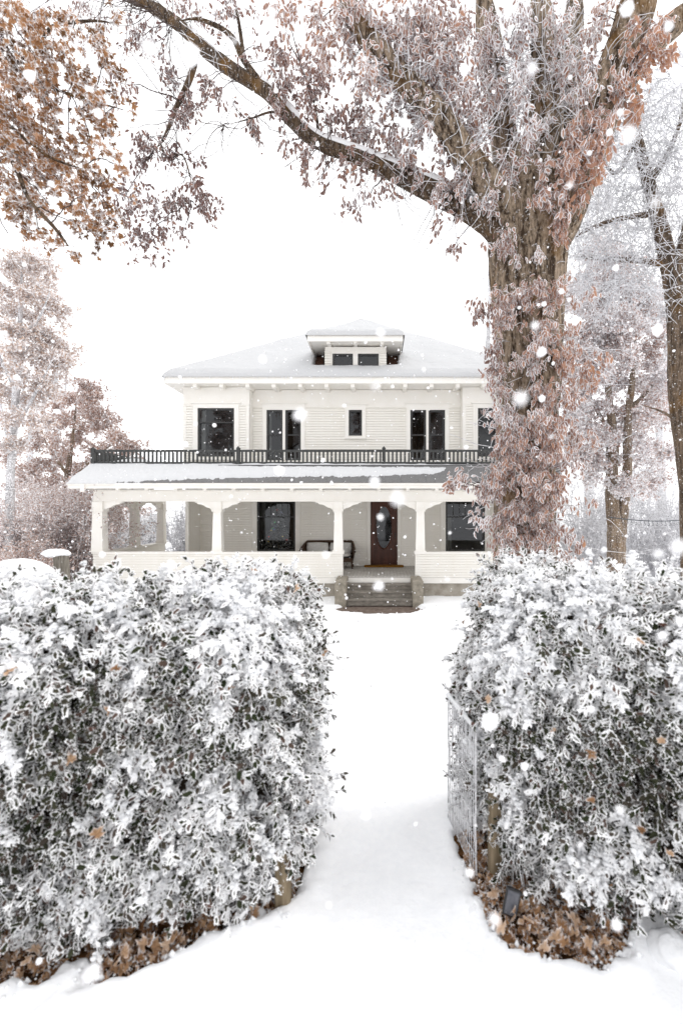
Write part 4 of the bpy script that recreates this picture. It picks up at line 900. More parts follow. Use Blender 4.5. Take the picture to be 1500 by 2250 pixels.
# clumps of hanging leaves: (px, py, rx, ry, leaves per size, Y, colour 0 purple .. 1 orange, frost)
cl = [ # far end of the long limb
 (60, 30, 90, 60, 5, 8.2, .15, .05), (200, 60, 80, 60, 6, 8.0, .2, .1), (300, 90, 60, 60, 6, 7.6, .1, .0), (250, 180, 50, 60, 4, 7.6, .15, 0),
 (385, 170, 40, 60, 5, 7.3, .1, 0), (420, 240, 30, 60, 7, 7.3, .1, -.05), (395, 290, 40, 50, 7, 7.2, .05, -.05), (330, 300, 40, 60, 5, 7.2, .1, 0),
 (310, 365, 40, 40, 5, 7.2, .05, -.05), (395, 355, 50, 30, 6, 7.1, .05, -.05), (270, 440, 50, 60, 8, 7.2, .05, -.05), (310, 520, 40, 60, 10, 7.2, .1, -.05), (340, 470, 40, 60, 6, 7.1, .05, 0), (395, 450, 40, 50, 8, 7.1, .05, -.05), (455, 430, 35, 50, 10, 7.1, .1, -.1), (470, 480, 18, 35, 7, 7.1, .1, -.1), (400, 510, 15, 40, 5, 7.1, .05, .0),
 (450, 190, 40, 40, 6, 7.0, .15, 0), (500, 40, 60, 40, 6, 6.8, .2, .1), (420, 20, 60, 35, 6, 7.2, .2, .1), (480, 200, 40, 30, 5, 6.9, .2, .05),
 (560, 100, 30, 40, 3, 6.7, .2, 0), (620, 110, 50, 50, 8, 6.5, .25, 0), (680, 130, 50, 50, 8, 6.4, .3, 0), (640, 180, 50, 40, 7, 6.4, .2, 0), (690, 210, 40, 60, 8, 6.4, .15, -.05), (560, 260, 50, 30, 5, 6.5, .2, 0), (610, 260, 40, 40, 6, 6.5, .2, .0), (555, 305, 15, 20, 4, 6.4, .1, -.1),
 (640, 310, 20, 50, 5, 6.4, .15, 0), (660, 370, 16, 45, 8, 6.4, .2, -.1), (700, 400, 14, 30, 4, 6.4, .2, 0), (730, 270, 50, 40, 8, 6.3, .2, 0), (780, 290, 40, 50, 7, 6.3, .15, -.05), (700, 330, 40, 30, 5, 6.3, .3, .1), (790, 230, 50, 50, 6, 6.2, .2, 0),
 (820, 270, 50, 60, 8, 6.1, .2, 0), (860, 330, 50, 40, 8, 6.1, .25, 0), (890, 240, 50, 60, 8, 6.0, .2, 0), (840, 200, 40, 40, 7, 5.9, .3, .05), (800, 380, 35, 40, 5, 6.1, .2, 0), (770, 350, 25, 40, 4, 6.1, .3, 0), (790, 460, 40, 40, 3, 6.0, .1, .15), (850, 420, 40, 30, 5, 6.1, .25, 0), (900, 360, 40, 40, 6, 6.0, .3, 0), (920, 410, 25, 25, 5, 5.9, .3, 0),
 (960, 480, 20, 30, 4, 5.8, .3, 0), (1000, 540, 18, 30, 5, 5.8, .3, 0), (960, 430, 30, 40, 4, 5.8, .3, .1), (985, 400, 40, 40, 5, 5.8, .3, .1),
 # middle of the crown
 (640, 40, 40, 30, 6, 5.6, .65, .15), (700, 60, 60, 50, 8, 5.6, .6, .2), (610, 20, 25, 25, 5, 5.6, .6, .2), (760, 110, 50, 50, 7, 5.6, .55, .25), (780, 50, 60, 50, 8, 5.5, .6, .2), (820, 140, 50, 60, 7, 5.4, .6, .25), (850, 60, 60, 60, 10, 5.5, .55, .1), (910, 40, 60, 50, 12, 5.6, .5, .1), (900, 120, 60, 60, 12, 5.6, .45, .1), (960, 90, 60, 60, 13, 5.7, .45, .1), (980, 30, 60, 40, 11, 5.7, .45, .1), (950, 180, 60, 60, 12, 5.7, .4, .1), (1000, 160, 50, 60, 12, 5.8, .4, .15), (930, 260, 50, 60, 9, 5.7, .4, .1), (1010, 240, 50, 60, 11, 5.7, .4, .1), (980, 320, 50, 50, 8, 5.7, .4, .1), (1040, 300, 50, 60, 10, 5.8, .4, .1), (1040, 370, 50, 50, 10, 5.7, .45, .1), (1060, 100, 50, 80, 10, 5.9, .4, .15), (1060, 200, 40, 60, 9, 5.9, .4, .15), (1020, 430, 40, 40, 6, 5.7, .4, .1),
 (1110, 380, 45, 40, 11, 5.6, .5, .1), (1090, 430, 50, 40, 10, 5.55, .5, .15), (1130, 60, 60, 60, 7, 5.8, .35, .3), (1150, 140, 50, 60, 7, 5.7, .35, .3), (1140, 240, 40, 50, 7, 5.7, .35, .3), (1160, 330, 40, 40, 8, 5.6, .4, .2), (1190, 260, 40, 50, 6, 5.6, .4, .3), (1200, 380, 50, 40, 10, 5.5, .5, .1), (1200, 440, 50, 40, 10, 5.45, .55, .1), (1240, 150, 40, 60, 8, 5.7, .5, .2), (1230, 60, 40, 50, 7, 5.7, .5, .2), (1300, 40, 40, 50, 7, 5.4, .55, .2), (1290, 130, 45, 50, 8, 5.4, .55, .2), (1270, 210, 45, 45, 8, 5.4, .55, .2), (1300, 260, 45, 45, 10, 5.3, .6, .1), (1260, 310, 50, 45, 11, 5.35, .65, .05), (1300, 340, 45, 40, 12, 5.3, .75, .0), (1250, 380, 45, 40, 12, 5.35, .7, .0), (1285, 400, 35, 40, 9, 5.35, .8, -.1), (1250, 440, 40, 40, 11, 5.4, .75, -.05), (1230, 500, 35, 40, 8, 5.45, .7, 0), (1340, 200, 40, 40, 9, 5.3, .7, .1), (1390, 130, 40, 50, 10, 5.3, .75, 0), (1420, 120, 40, 40, 10, 5.3, .8, -.05), (1400, 60, 40, 40, 7, 5.3, .7, .1), (1350, 100, 35, 45, 6, 5.3, .6, .2), (1440, 80, 40, 40, 6, 5.3, .8, .0), (1400, 190, 30, 35, 7, 5.35, .85, -.1), (1380, 250, 25, 40, 6, 5.35, .85, -.1), (1330, 20, 30, 30, 4, 5.4, .7, 0),
 # shoots on the trunk
 (1110, 520, 35, 35, 7, 5.45, .45, .15), (1130, 580, 20, 25, 4, 5.45, .45, .3), (1185, 545, 14, 45, 3, 5.45, .5, .4), (1130, 650, 60, 35, 11, 5.45, .55, .1), (1185, 640, 40, 30, 9, 5.4, .6, .1), (1080, 660, 40, 40, 7, 5.5, .4, .05), (1050, 680, 25, 40, 5, 5.6, .3, 0), (1110, 690, 50, 30, 8, 5.45, .5, .1), (1225, 650, 35, 40, 8, 5.5, .6, .1), (1210, 710, 45, 35, 10, 5.45, .6, .1), (1070, 740, 30, 40, 6, 5.5, .35, .1), (1180, 750, 40, 30, 8, 5.4, .55, .15), (1250, 740, 40, 40, 8, 5.5, .65, .1), (1170, 800, 40, 30, 8, 5.4, .5, .2), (1085, 810, 35, 40, 7, 5.5, .35, .1), (1235, 800, 40, 35, 9, 5.45, .7, .0), (1110, 860, 35, 40, 8, 5.45, .45, .15), (1200, 870, 50, 40, 12, 5.4, .55, .1), (1245, 880, 35, 40, 9, 5.45, .6, .1),
 (1100, 920, 50, 35, 10, 5.45, .4, .25), (1160, 930, 50, 35, 12, 5.35, .5, .15), (1215, 940, 45, 40, 13, 5.4, .6, .05), (1090, 980, 40, 40, 10, 5.45, .5, .1), (1140, 1000, 45, 40, 12, 5.35, .55, .1), (1200, 1000, 45, 40, 13, 5.35, .6, .05), (1100, 1040, 50, 40, 11, 5.4, .5, .1), (1170, 1060, 50, 40, 13, 5.35, .55, .1), (1060, 1060, 40, 40, 7, 5.4, .5, .15), (1210, 1070, 40, 40, 12, 5.4, .6, .0), (1010, 1060, 35, 30, 5, 5.4, .5, .15), (985, 1070, 18, 20, 3, 5.4, .5, 0), (1120, 1110, 50, 40, 12, 5.35, .5, .1), (1190, 1130, 50, 40, 13, 5.35, .55, .1), (1075, 1100, 35, 40, 7, 5.4, .45, .2), (1060, 1150, 30, 40, 4, 5.4, .4, .3), (1130, 1170, 50, 40, 12, 5.35, .5, .15), (1190, 1195, 50, 40, 13, 5.35, .55, .1), (1110, 1215, 45, 30, 9, 5.35, .5, .15), (1220, 1160, 30, 50, 8, 5.4, .5, .15), (1240, 1230, 40, 30, 7, 5.4, .5, .2),
 (1270, 1190, 30, 30, 3, 5.4, .5, .1), (1280, 1110, 30, 20, 3, 5.4, .6, 0), (1260, 1020, 40, 40, 6, 5.45, .5, .2), (1290, 960, 40, 40, 5, 5.5, .55, .1), (1290, 800, 40, 40, 5, 5.5, .7, 0), (1330, 770, 25, 25, 3, 5.5, .7, 0), (1310, 840, 40, 30, 4, 5.5, .7, .1), (1250, 600, 20, 25, 4, 5.5, .6, .1), (1290, 650, 30, 25, 3, 5.5, .6, .1),
]
for (px, py, rx, ry, dn, Yc, rn, fr) in cl:
    s_ = Yc / F; area = rx * ry / 1000.
    trunk = py > 490 and px > 1030; n_tw = max(3, int(dn * area * (1.3 if px < 800 else 1.4 if trunk else 1.15) + 1)); n_lf = 8
    siz = (.076 if trunk else .088) if Yc < 6.2 else .080
    cr.cluster(W(px, py, Yc), (rx * s_, (.22 if trunk else .38), ry * s_), n_tw, n_lf, siz, rn, fr - .02 + (.10 if (px > 800 and not trunk and rn < .6) else 0), .007 if trunk else .012, .0028, .4, lrnd=.16, mainmat=0 if trunk else 1, hang=1.5 if trunk else .95)
# curling frosted shoots among the forks and bare hanging twigs
def shoot(region, n, Lr, mat, r, dirb, curl, bend, grav, k=9):
    x0, x1, y0, y1, Ya, Yb = region; q = np.array([W(cr.rng.uniform(x0, x1), cr.rng.uniform(y0, y1), cr.rng.uniform(Ya, Yb)) for _ in range(n)]); L = np.array([cr.nearest(p) for p in q]); dv = nrm(cr.rng.normal(0, 1, (n, 3)) + np.asarray(dirb)); q = L[:, :3] + dv * L[:, 3:4] * .8
    cr.wild(q, dv, cr.rng.uniform(*Lr, n), k, curl, bend, grav, r, mat)
shoot((1080, 1330, 20, 420, 5.3, 5.9), 330, (.3, .9), 2, .0046, (0, -.4, .2), .22, .32, .02)
shoot((1090, 1240, 0, 200, 5.6, 6.0), 220, (.3, .9), 2, .0048, (0, -.3, -.3), .25, .35, .03)
shoot((850, 1080, 20, 380, 5.5, 6.0), 200, (.25, .8), 2, .0042, (0, -.3, -.4), .2, .28, .05)
shoot((1085, 1235, 560, 1220, 5.45, 5.55), 80, (.25, .7), 2, .0045, (.3, -.5, .1), .16, .2, .05)
shoot((1200, 1240, 680, 1180, 5.5, 5.6), 40, (.5, 1.25), 2, .0048, (1.6, -.2, .3), .10, .10, .01)
shoot((1085, 1110, 900, 1200, 5.45, 5.55), 26, (.3, .75), 2, .005, (-1.6, -.2, .1), .12, .12, .02)
shoot((440, 1000, 130, 440, 6.0, 6.8), 110, (.25, .8), 3, .0042, (-.4, -.2, -1.2), .16, .18, .04)
shoot((900, 1020, 440, 520, 5.8, 5.9), 9, (.4, .9), 3, .0045, (-.3, 0, -1.2), .18, .2, .04)
shoot((380, 560, 20, 220, 6.8, 7.3), 50, (.3, .9), 2, .005, (-.2, -.2, .2), .18, .2, .0)
shoot((0, 360, 0, 200, 7.4, 8.2), 70, (.4, 1.1), 3, .006, (-.4, -.2, -.4), .15, .15, .05)
shoot((330, 520, 120, 380, 7.0, 7.3), 34, (.4, 1.1), 3, .0055, (.2, -.2, -.8), .18, .2, .03)
cr.tw.build('twigs', [M['twig'], M['twig_bare'], M['twig_white'], M['twig_bare']], big, smooth=True, kind='stuff')
pos, Rm, sc_, rn_, fr_ = cr.arrays(); leaf_set(big, 'leaf', T_LEAF, pos, Rm, sc_, rn_, M['leaf_big'], fr_, 300)

# ------------------------------------------------------------------ orange maple reaching in at the upper left
mp = empty('maple_tree', (-5.0, 4.3, -.08), 'maple with orange-brown lobed leaves hanging in the top left corner', 'tree')
cm = Crown(21)
g = Geo(); P, R = limb_mesh(g, [(-5.0, 4.3, -.25), (-5.0, 4.3, 1.5), (-4.95, 4.3, 3.0), (-4.9, 4.35, 5.0), (-4.85, 4.4, 7.4)], [.28, .22, .2, .16, .08], 40, 120, .012, 41); g.build('trunk', M['bark'], mp, smooth=True); cm.limb_pts(P, R)
for k, pts in enumerate([
  [(-340, 430, 20, 4.3), (-150, 330, 15, 4.3), (-60, 300, 13, 4.3), (10, 322, 11, 4.3), (40, 380, 9, 4.25), (66, 440, 6, 4.2), (120, 500, 6, 4.2), (150, 540, 4, 4.2)],
  [(-340, 300, 20, 4.5), (-150, 200, 12, 4.5), (0, 265, 8, 4.5), (50, 300, 5, 4.4), (110, 345, 6, 4.4), (180, 370, 4, 4.4)],
  [(-340, 100, 8, 4.6), (-160, 0, 11, 4.6), (-40, 60, 8, 4.6), (60, 140, 5, 4.6), (110, 62, 7, 4.6), (190, 45, 5, 4.6), (260, 50, 4, 4.6)],
  [(-340, 260, 20, 4.4), (-120, 110, 10, 4.4), (0, 130, 7, 4.4), (110, 190, 5, 4.4), (200, 220, 6, 4.4), (270, 240, 4, 4.4)]]):
    limb_part(mp, cm, pts, 12, 60, .002, 50 + k, M['bark_thin'], 'limb')
mc = [(20, 40, 50, 50, 7), (90, 30, 50, 40, 5), (30, 120, 50, 50, 9), (100, 100, 50, 50, 6), (160, 60, 50, 40, 4), (220, 90, 40, 40, 5), (250, 30, 40, 30, 3), (40, 200, 50, 40, 13), (100, 180, 50, 40, 8), (160, 150, 40, 40, 7), (200, 180, 40, 40, 6), (240, 120, 30, 50, 5), (30, 260, 45, 40, 14), (90, 240, 45, 40, 13), (70, 300, 40, 40, 14), (130, 230, 40, 40, 8), (180, 240, 30, 30, 5), (250, 200, 25, 30, 4), (60, 360, 45, 35, 12), (110, 330, 40, 40, 12), (20, 380, 35, 40, 10), (150, 290, 30, 50, 5), (230, 250, 25, 40, 5), (150, 390, 45, 35, 12), (100, 400, 40, 40, 12), (200, 320, 30, 40, 6), (240, 300, 20, 40, 5), (40, 450, 40, 35, 12), (110, 450, 40, 35, 10), (180, 430, 40, 35, 11), (210, 380, 35, 35, 9), (250, 360, 30, 30, 7), (160, 490, 40, 30, 10), (80, 500, 40, 30, 8), (20, 510, 35, 35, 7), (200, 490, 30, 35, 9), (230, 460, 20, 30, 5), (265, 500, 15, 25, 3), (10, 330, 30, 40, 9), (135, 540, 30, 15, 3)]
for (px, py, rx, ry, dn) in mc:
    Yc = 4.2 + cm.rng.rand() * .7; s_ = Yc / F; n_tw = max(4, int(dn * rx * ry / 1000 * .82 + 1))
    cm.cluster(W(px, py, Yc), (rx * s_, .45, ry * s_), n_tw, 6, .070, .5 + cm.rng.normal(0, .15), .04, .008, .003, .4, lrnd=.22, mainmat=1)
def shoot2(crn, region, n, Lr, mat, r, dirb, curl, bend, grav, k=8):
    x0, x1, y0, y1, Ya, Yb = region; q = np.array([W(crn.rng.uniform(x0, x1), crn.rng.uniform(y0, y1), crn.rng.uniform(Ya, Yb)) for _ in range(n)])
    return crn.wild(q, crn.rng.normal(0, 1, (n, 3)) + np.asarray(dirb), crn.rng.uniform(*Lr, n), k, curl, bend, grav, r, mat)
shoot2(cm, (0, 240, 0, 520, 4.3, 4.8), 110, (.2, .6), 0, .0028, (.4, 0, -.4), .14, .1, .02)
cm.tw.build('twigs', [M['twig'], M['twig_bare']], mp, smooth=True, kind='stuff')
pos, Rm, sc_, rn_, fr_ = cm.arrays(); leaf_set(mp, 'leaf', T_MAPLE, pos, Rm, sc_ * 1.12, rn_, M['leaf_maple'], fr_, 300)

# ------------------------------------------------------------------ trees and shrubs further back
def bg_tree(name, label, cat, base, stems, blobs, leafmat, twmat, seed, bark='bark_far', lsize=.08, tw_r=.006, tw_mat2=None, wild=(), group=None, mainr=.02, hang=.4):
    """stems: lists of (px,py,w,Y); blobs: (px,py,rx,ry,twigs,leaves per twig,Y,colour,frost)"""
    o = empty(name, base, label, cat, group); c = Crown(seed)
    for k, pts in enumerate(stems): limb_part(o, c, pts, 16, 50, pts[0][2] / 2 * pts[0][3] / F * .10, seed * 7 + k, M[bark], 'trunk' if k == 0 else 'limb')
    for (px, py, rx, ry, nt_, nl, Yc, rn, fr) in blobs:
        s_ = Yc / F; c.cluster(W(px, py, Yc), (rx * s_, (rx + ry) / 2 * s_ * .9, ry * s_), nt_, nl, lsize, rn, fr, mainr, tw_r, .2, lrnd=.25, hang=hang)
    for w in wild: shoot2(c, *w)
    c.tw.build('twigs', [M[twmat], M[tw_mat2 or twmat]], o, smooth=True, kind='stuff')
    if c.pos:
        pos, Rm, s, r, f = c.arrays(); q = Geo(); put_leaves(q, T_SMALL, pos, Rm, s, r, 0, f); q.build('leaves', M[leafmat], o, kind='stuff')
    return o
def rnd_blobs(n, cx, cy, rx, ry, br, tw, lf, Y, dY, rn, fr, seed, edge=.5):
    r = np.random.RandomState(seed); out = []
    for k in range(n):
        a = r.rand() * 6.283; q = r.rand() ** edge; out.append((cx + rx * q * math.cos(a), cy + ry * q * math.sin(a), br * r.uniform(.7, 1.3), br * r.uniform(.6, 1.1), tw, lf, Y + r.uniform(-dY, dY), rn + r.normal(0, .2), fr + r.normal(0, .08)))
    return out
def gz(Y): return float(base_z(np.array(Y)))
# left side
bg_tree('maple_tree', 'tall pale tan frosted maple at the left edge behind the hedge', 'tree', (ux(20, 14), 14, gz(14)),
  [[(20, 1300, 20, 14), (22, 1100, 16, 14), (28, 950, 13, 14), (40, 800, 10, 14), (45, 680, 6, 14), (50, 570, 2, 14)], [(28, 950, 8, 14), (80, 860, 5, 13.6), (120, 780, 2, 13.4)], [(36, 860, 8, 14), (-10, 760, 5, 14.3), (-30, 660, 2, 14.4)], [(40, 760, 7, 14), (90, 690, 4, 13.6), (115, 620, 2, 13.5)]],
  [(b[0], b[1], 38, 30, 46, 11, 14 + (i % 5 - 2) * .35, .5 + .12 * (i % 4 - 1.5), .06) for i, b in enumerate([(20, 570), (70, 575), (105, 590), (40, 610), (90, 625), (10, 640), (60, 650), (105, 655), (30, 690), (75, 700), (5, 720), (50, 735), (95, 735), (120, 745), (145, 770), (20, 770), (65, 780), (105, 790), (140, 800), (5, 810), (45, 820), (85, 830), (100, 860), (20, 860), (60, 880), (-30, 600), (-40, 680), (-35, 760), (-30, 840), (110, 830), (15, 920), (70, 930), (30, 980), (120, 690)])], 'leaf_tan', 'twig_pink', 61, 'bark_pale', lsize=.10, tw_r=.006)
bg_tree('maple_tree', 'rounded russet frosted tree between the pale maple and the porch', 'tree', (ux(140, 18), 18, gz(18)),
  [[(146, 1320, 18, 18), (142, 1150, 13, 18), (146, 1060, 10, 18), (160, 960, 6, 18), (170, 860, 2, 18)], [(144, 1080, 7, 18), (200, 1010, 4, 17.6), (260, 970, 2, 17.4)], [(146, 1040, 7, 18), (100, 970, 4, 18.3), (80, 900, 2, 18.4)]],
  [(b[0], b[1], 34, 27, 42, 12, 18 + (i % 5 - 2) * .4, .45 + .14 * (i % 4 - 1.5), .02) for i, b in enumerate([(190, 850), (205, 870), (160, 875), (130, 890), (185, 905), (225, 900), (235, 935), (150, 920), (110, 930), (195, 945), (255, 960), (270, 980), (285, 985), (215, 985), (165, 970), (125, 975), (85, 970), (245, 1000), (190, 1020), (145, 1010), (100, 1020), (60, 1030), (170, 1050), (120, 1060), (80, 1070), (40, 1060), (150, 1095), (100, 1100), (60, 1110), (190, 1060), (205, 880), (205, 915), (170, 1110), (20, 1010), (190, 1090), (240, 1125), (260, 1120), (240, 1150)])], 'leaf_red', 'twig_pink', 62, lsize=.11, tw_r=.006)
for k, (px, top, Yc, lab) in enumerate(((27, 740, 25, 'thin bare pale tree standing behind the tall tan maple'), (120, 770, 27, 'slender bare pale tree rising behind the russet tree'))):
    bg_tree('bare_tree', lab, 'tree', (ux(px, Yc), Yc, gz(Yc)), [[(px, 1240, 16, Yc), (px - 2, 1050, 13, Yc), (px + 3, 900, 9, Yc), (px + 2, top, 4, Yc)], [(px, 980, 8, Yc), (px + 22, 880, 5, Yc), (px + 26, 800, 3, Yc)], [(px, 1000, 8, Yc), (px - 24, 900, 5, Yc), (px - 30, 830, 3, Yc)]],
      [(px + dx, top + dy, 16, 40, 16, 0, Yc, 0, 0) for dx, dy in ((0, 30), (15, 80), (-15, 110), (18, 150), (-20, 180), (10, 230))], 'leaf_tan', 'twig_white', 63 + k, 'bark_pale', tw_r=.008)
def shrub(name, label, px, Yc, rx, ytop, ybot, n, mat, seed, leaf=None, nl=0, lsize=.05, r=.006, rn=.5, fr=.1, k=8, grav=.03, curl=.12, spread=.9, cat='shrub', dark=None, group=None):
    """many arching stems from one root, with side twigs"""
    z0 = gz(Yc) - .05; x0 = ux(px, Yc); o = empty(name, (x0, Yc, z0), label, cat, group); c = Crown(seed); H = uz(ytop, Yc) - z0; hw = rx * Yc / F
    st = np.stack([x0 + c.rng.normal(0, .22 * hw, n), Yc + c.rng.normal(0, .22 * hw, n), np.full(n, z0)], -1)
    d = np.stack([c.rng.normal(0, spread * hw / H * .55, n), c.rng.normal(0, spread * hw / H * .45, n), np.ones(n)], -1)
    P = c.wild(st, d, H * c.rng.uniform(.65, 1.08, n), k + 3, curl * .4, .05, grav, r * 1.5, 0)
    m = n * 9; i = c.rng.randint(0, n, m); j = c.rng.randint(2, k + 2, m); s0 = P[i, j]; dd = nrm(P[i, j] - P[i, j - 1]) + c.rng.normal(0, .7, (m, 3))
    Q = c.wild(s0, dd, H * c.rng.uniform(.08, .26, m), 6, curl, .12, grav * .6, r, 0)
    m2 = m * 2; i = c.rng.randint(0, m, m2); j = c.rng.randint(1, 6, m2); Q2 = c.wild(Q[i, j], c.rng.normal(0, 1, (m2, 3)), H * c.rng.uniform(.03, .10, m2), 4, curl, .12, 0, r * .8, 0)
    c.tw.build('twigs', M[mat], o, smooth=True, kind='stuff')
    if leaf:
        pp = np.repeat(Q[:, 2:].reshape(-1, 3), nl, 0); pp = pp + c.rng.normal(0, lsize, pp.shape); c.leaves(pp, c.rng.normal(0, .8, pp.shape) + np.array([0, 0, -.3]), lsize * c.rng.uniform(.6, 1.3, len(pp)), rn + c.rng.normal(0, .25, len(pp)), fr)
        pos, Rm, s, rr, f = c.arrays(); q = Geo(); put_leaves(q, T_SMALL, pos, Rm, s, rr, 0, f); q.build('leaves', M[leaf], o, kind='stuff')
    return o
shrub('twiggy_shrub', 'arching pinkish-brown frosted shrub against the porch corner', 165, 15.2, 75, 1045, 1300, 80, 'twig_pink', 71, 'leaf_red', 4, .095, .006, .4, .1)
shrub('twiggy_shrub', 'dense greyish-pink frosted shrub at the left edge below the tan maple', 40, 14.6, 85, 1060, 1300, 85, 'twig_pink', 72, 'leaf_red', 5, .085, .006, .4, .15)
shrub('twiggy_shrub', 'low brown leafy shrub behind the snow mound', 60, 13.2, 70, 1175, 1300, 70, 'twig_pink', 73, 'leaf_red', 4, .07, .005, .5, .0)
shrub('snowy_shrub', 'white frosted shrub seen through the porch beside the house wall', 402, 23, 46, 1095, 1260, 70, 'twig_white', 74, None, 0, r=.009)
shrub('snowy_shrub', 'dark snow-dusted shrub seen through the first porch opening', 262, 21.5, 40, 1125, 1270, 60, 'twig_pink', 75, 'needle', 3, .10, .006, .4, .1)
shrub('snowy_shrub', 'dark evergreen shrub seen through the second porch opening', 322, 24, 32, 1130, 1270, 60, 'twig_dark', 76, 'needle', 4, .12, .006, .5, .12)
bg_tree('maple_tree', 'small red-brown tree seen through the porch openings', 'tree', (ux(300, 27), 27, gz(27)), [[(300, 1230, 14, 27), (300, 1150, 10, 27), (303, 1060, 6, 27)]],
  [(b[0], b[1], 24, 18, 18, 10, 27, .5, .0) for b in ((265, 1110), (290, 1120), (320, 1120), (335, 1135), (300, 1150), (260, 1140), (345, 1160), (250, 1120))], 'leaf_red', 'twig_pink', 77, lsize=.13)
# right side
bg_tree('elm_tree', 'leaning dark-trunked tree thick with white frosted twigs at the right edge', 'tree', (ux(1520, 9), 9, gz(9)),
  [[(1530, 1400, 54, 9), (1520, 1100, 46, 9), (1504, 960, 42, 9), (1494, 860, 40, 9), (1490, 740, 38, 9), (1480, 640, 36, 9), (1462, 550, 33, 9), (1440, 460, 27, 9), (1418, 380, 21, 9), (1400, 300, 17, 9), (1392, 200, 10, 9), (1390, 110, 6, 9)],
   [(1478, 640, 30, 9), (1497, 560, 26, 8.9), (1520, 470, 22, 8.8), (1545, 380, 16, 8.7)], [(1468, 580, 14, 9), (1400, 572, 11, 9.1), (1330, 568, 9, 9.3), (1250, 562, 5, 9.5)], [(1440, 470, 14, 9), (1370, 478, 10, 8.8), (1300, 500, 7, 8.7), (1262, 522, 4, 8.6)], [(1425, 400, 14, 9), (1470, 330, 11, 9.2), (1500, 240, 8, 9.3), (1505, 150, 5, 9.3)], [(1400, 300, 10, 9), (1350, 380, 7, 9.2), (1300, 300, 5, 9.3)], [(1494, 930, 7, 9), (1455, 905, 4, 8.9), (1410, 890, 2, 8.8)]],
  [(b[0], b[1], 56, 46, 46, 0, 9 + (i % 5 - 2) * .3, 0, 0) for i, b in enumerate([(1290, 440), (1340, 420), (1390, 420), (1440, 420), (1480, 420), (1300, 500), (1350, 500), (1400, 500), (1450, 510), (1490, 500), (1280, 560), (1330, 570), (1390, 560), (1440, 590), (1490, 580), (1400, 350), (1450, 340), (1490, 330), (1420, 270), (1470, 250), (1500, 180), (1450, 190), (1490, 110), (1340, 340), (1300, 370), (1410, 640), (1350, 630), (1490, 660), (1440, 130), (1280, 620), (1370, 280), (1495, 40), (1440, 700), (1480, 740), (1330, 690)])],
  'leaf_tan', 'twig_white', 81, 'bark_grey', tw_r=.0055, mainr=.02, wild=[((1260, 1520, 180, 640, 8.6, 9.4), 1500, (.35, 1.1), 0, .0058, (0, 0, -.5), .12, .16, .04)])
bg_tree('pink_tree', 'twin-stemmed brown trunk tree with pale pink frosted crown on the right', 'tree', (ux(1355, 14), 14, gz(14)),
  [[(1356, 1330, 44, 14), (1353, 1200, 36, 14), (1347, 1130, 25, 14), (1343, 1060, 22, 14), (1345, 960, 18, 14), (1335, 850, 10, 14), (1325, 720, 3, 14)], [(1358, 1200, 26, 14), (1370, 1110, 20, 14), (1377, 1030, 18, 14), (1378, 930, 15, 13.9), (1390, 820, 8, 13.8), (1400, 690, 2, 13.8)], [(1345, 960, 12, 14), (1300, 880, 6, 14.2), (1270, 800, 2, 14.3)], [(1380, 900, 11, 14), (1430, 850, 5, 13.7), (1460, 790, 2, 13.6)]],
  [(b[0], b[1], 38, 32, 40, 10, 14 + (i % 5 - 2) * .4, .4 + .14 * (i % 4 - 1.5), .12) for i, b in enumerate([(1270, 620), (1320, 640), (1380, 660), (1430, 680), (1260, 680), (1300, 700), (1350, 720), (1400, 730), (1450, 740), (1250, 740), (1290, 760), (1340, 780), (1390, 790), (1430, 800), (1465, 810), (1260, 810), (1310, 830), (1360, 840), (1410, 850), (1450, 870), (1270, 870), (1320, 890), (1370, 900), (1420, 920), (1460, 930), (1250, 920), (1290, 940), (1330, 960), (1400, 960), (1440, 980), (1470, 1000), (1280, 990), (1340, 1010), (1410, 1020), (1450, 1050), (1390, 1060), (1300, 1040), (1360, 960), (1250, 860), (1430, 1070), (1340, 600), (1290, 560), (1240, 980), (1480, 880), (1480, 780)])] + rnd_blobs(60, 1355, 800, 140, 280, 42, 42, 10, 13.6, .8, .45, .10, 182, .6), 'leaf_pink', 'twig_white', 82, lsize=.10, tw_r=.006)
for k, (px, Yc, rx, yt, lab) in enumerate(((1275, 17, 60, 1030, 'white frosted shrub between the huge trunk and the twin-stemmed tree'), (1430, 17.5, 75, 1030, 'broad white frosted shrub beyond the cable at the right'), (1500, 15.5, 60, 1080, 'white frosted shrub at the right edge behind the hedge'), (1350, 20, 70, 1060, 'white frosted shrub farther back behind the twin-stemmed trunk'))):
    shrub('frosted_shrub', lab, px, Yc, rx, yt, 1300, 76, 'twig_white', 90 + k, None, 0, r=.0085, curl=.2, spread=1.1)
def far_tree(lab, px, Yc, ytop, hw, seed, mat='twig_white', n=26, leaf=None):
    cy = (ytop + 1130) / 2; ry = (1130 - ytop) / 2
    return bg_tree('frosted_tree', lab, 'tree', (ux(px, Yc), Yc, gz(Yc)), [[(px, 1200, 22, Yc), (px + 3, 1050, 17, Yc), (px - 4, cy, 11, Yc), (px + 2, ytop + 20, 4, Yc)]], rnd_blobs(n, px, cy, hw, ry, hw * .42, 34, 0 if not leaf else 4, Yc, 1.5, .5, .15, seed), leaf or 'leaf_tan', mat, seed, 'bark_pale', tw_r=.010, lsize=.12)
far_tree('hazy white frosted tree farthest back right of the huge trunk', 1290, 29, 600, 80, 101); far_tree('hazy white frosted tree in the far distance at the right edge', 1450, 31, 640, 95, 102)
far_tree('faint frosted tree showing between the roof and the huge trunk', 1075, 33, 530, 62, 103, n=16)
far_tree('hazy frosted tree far behind the russet tree', 70, 34, 860, 90, 104, 'twig_pink', n=20)
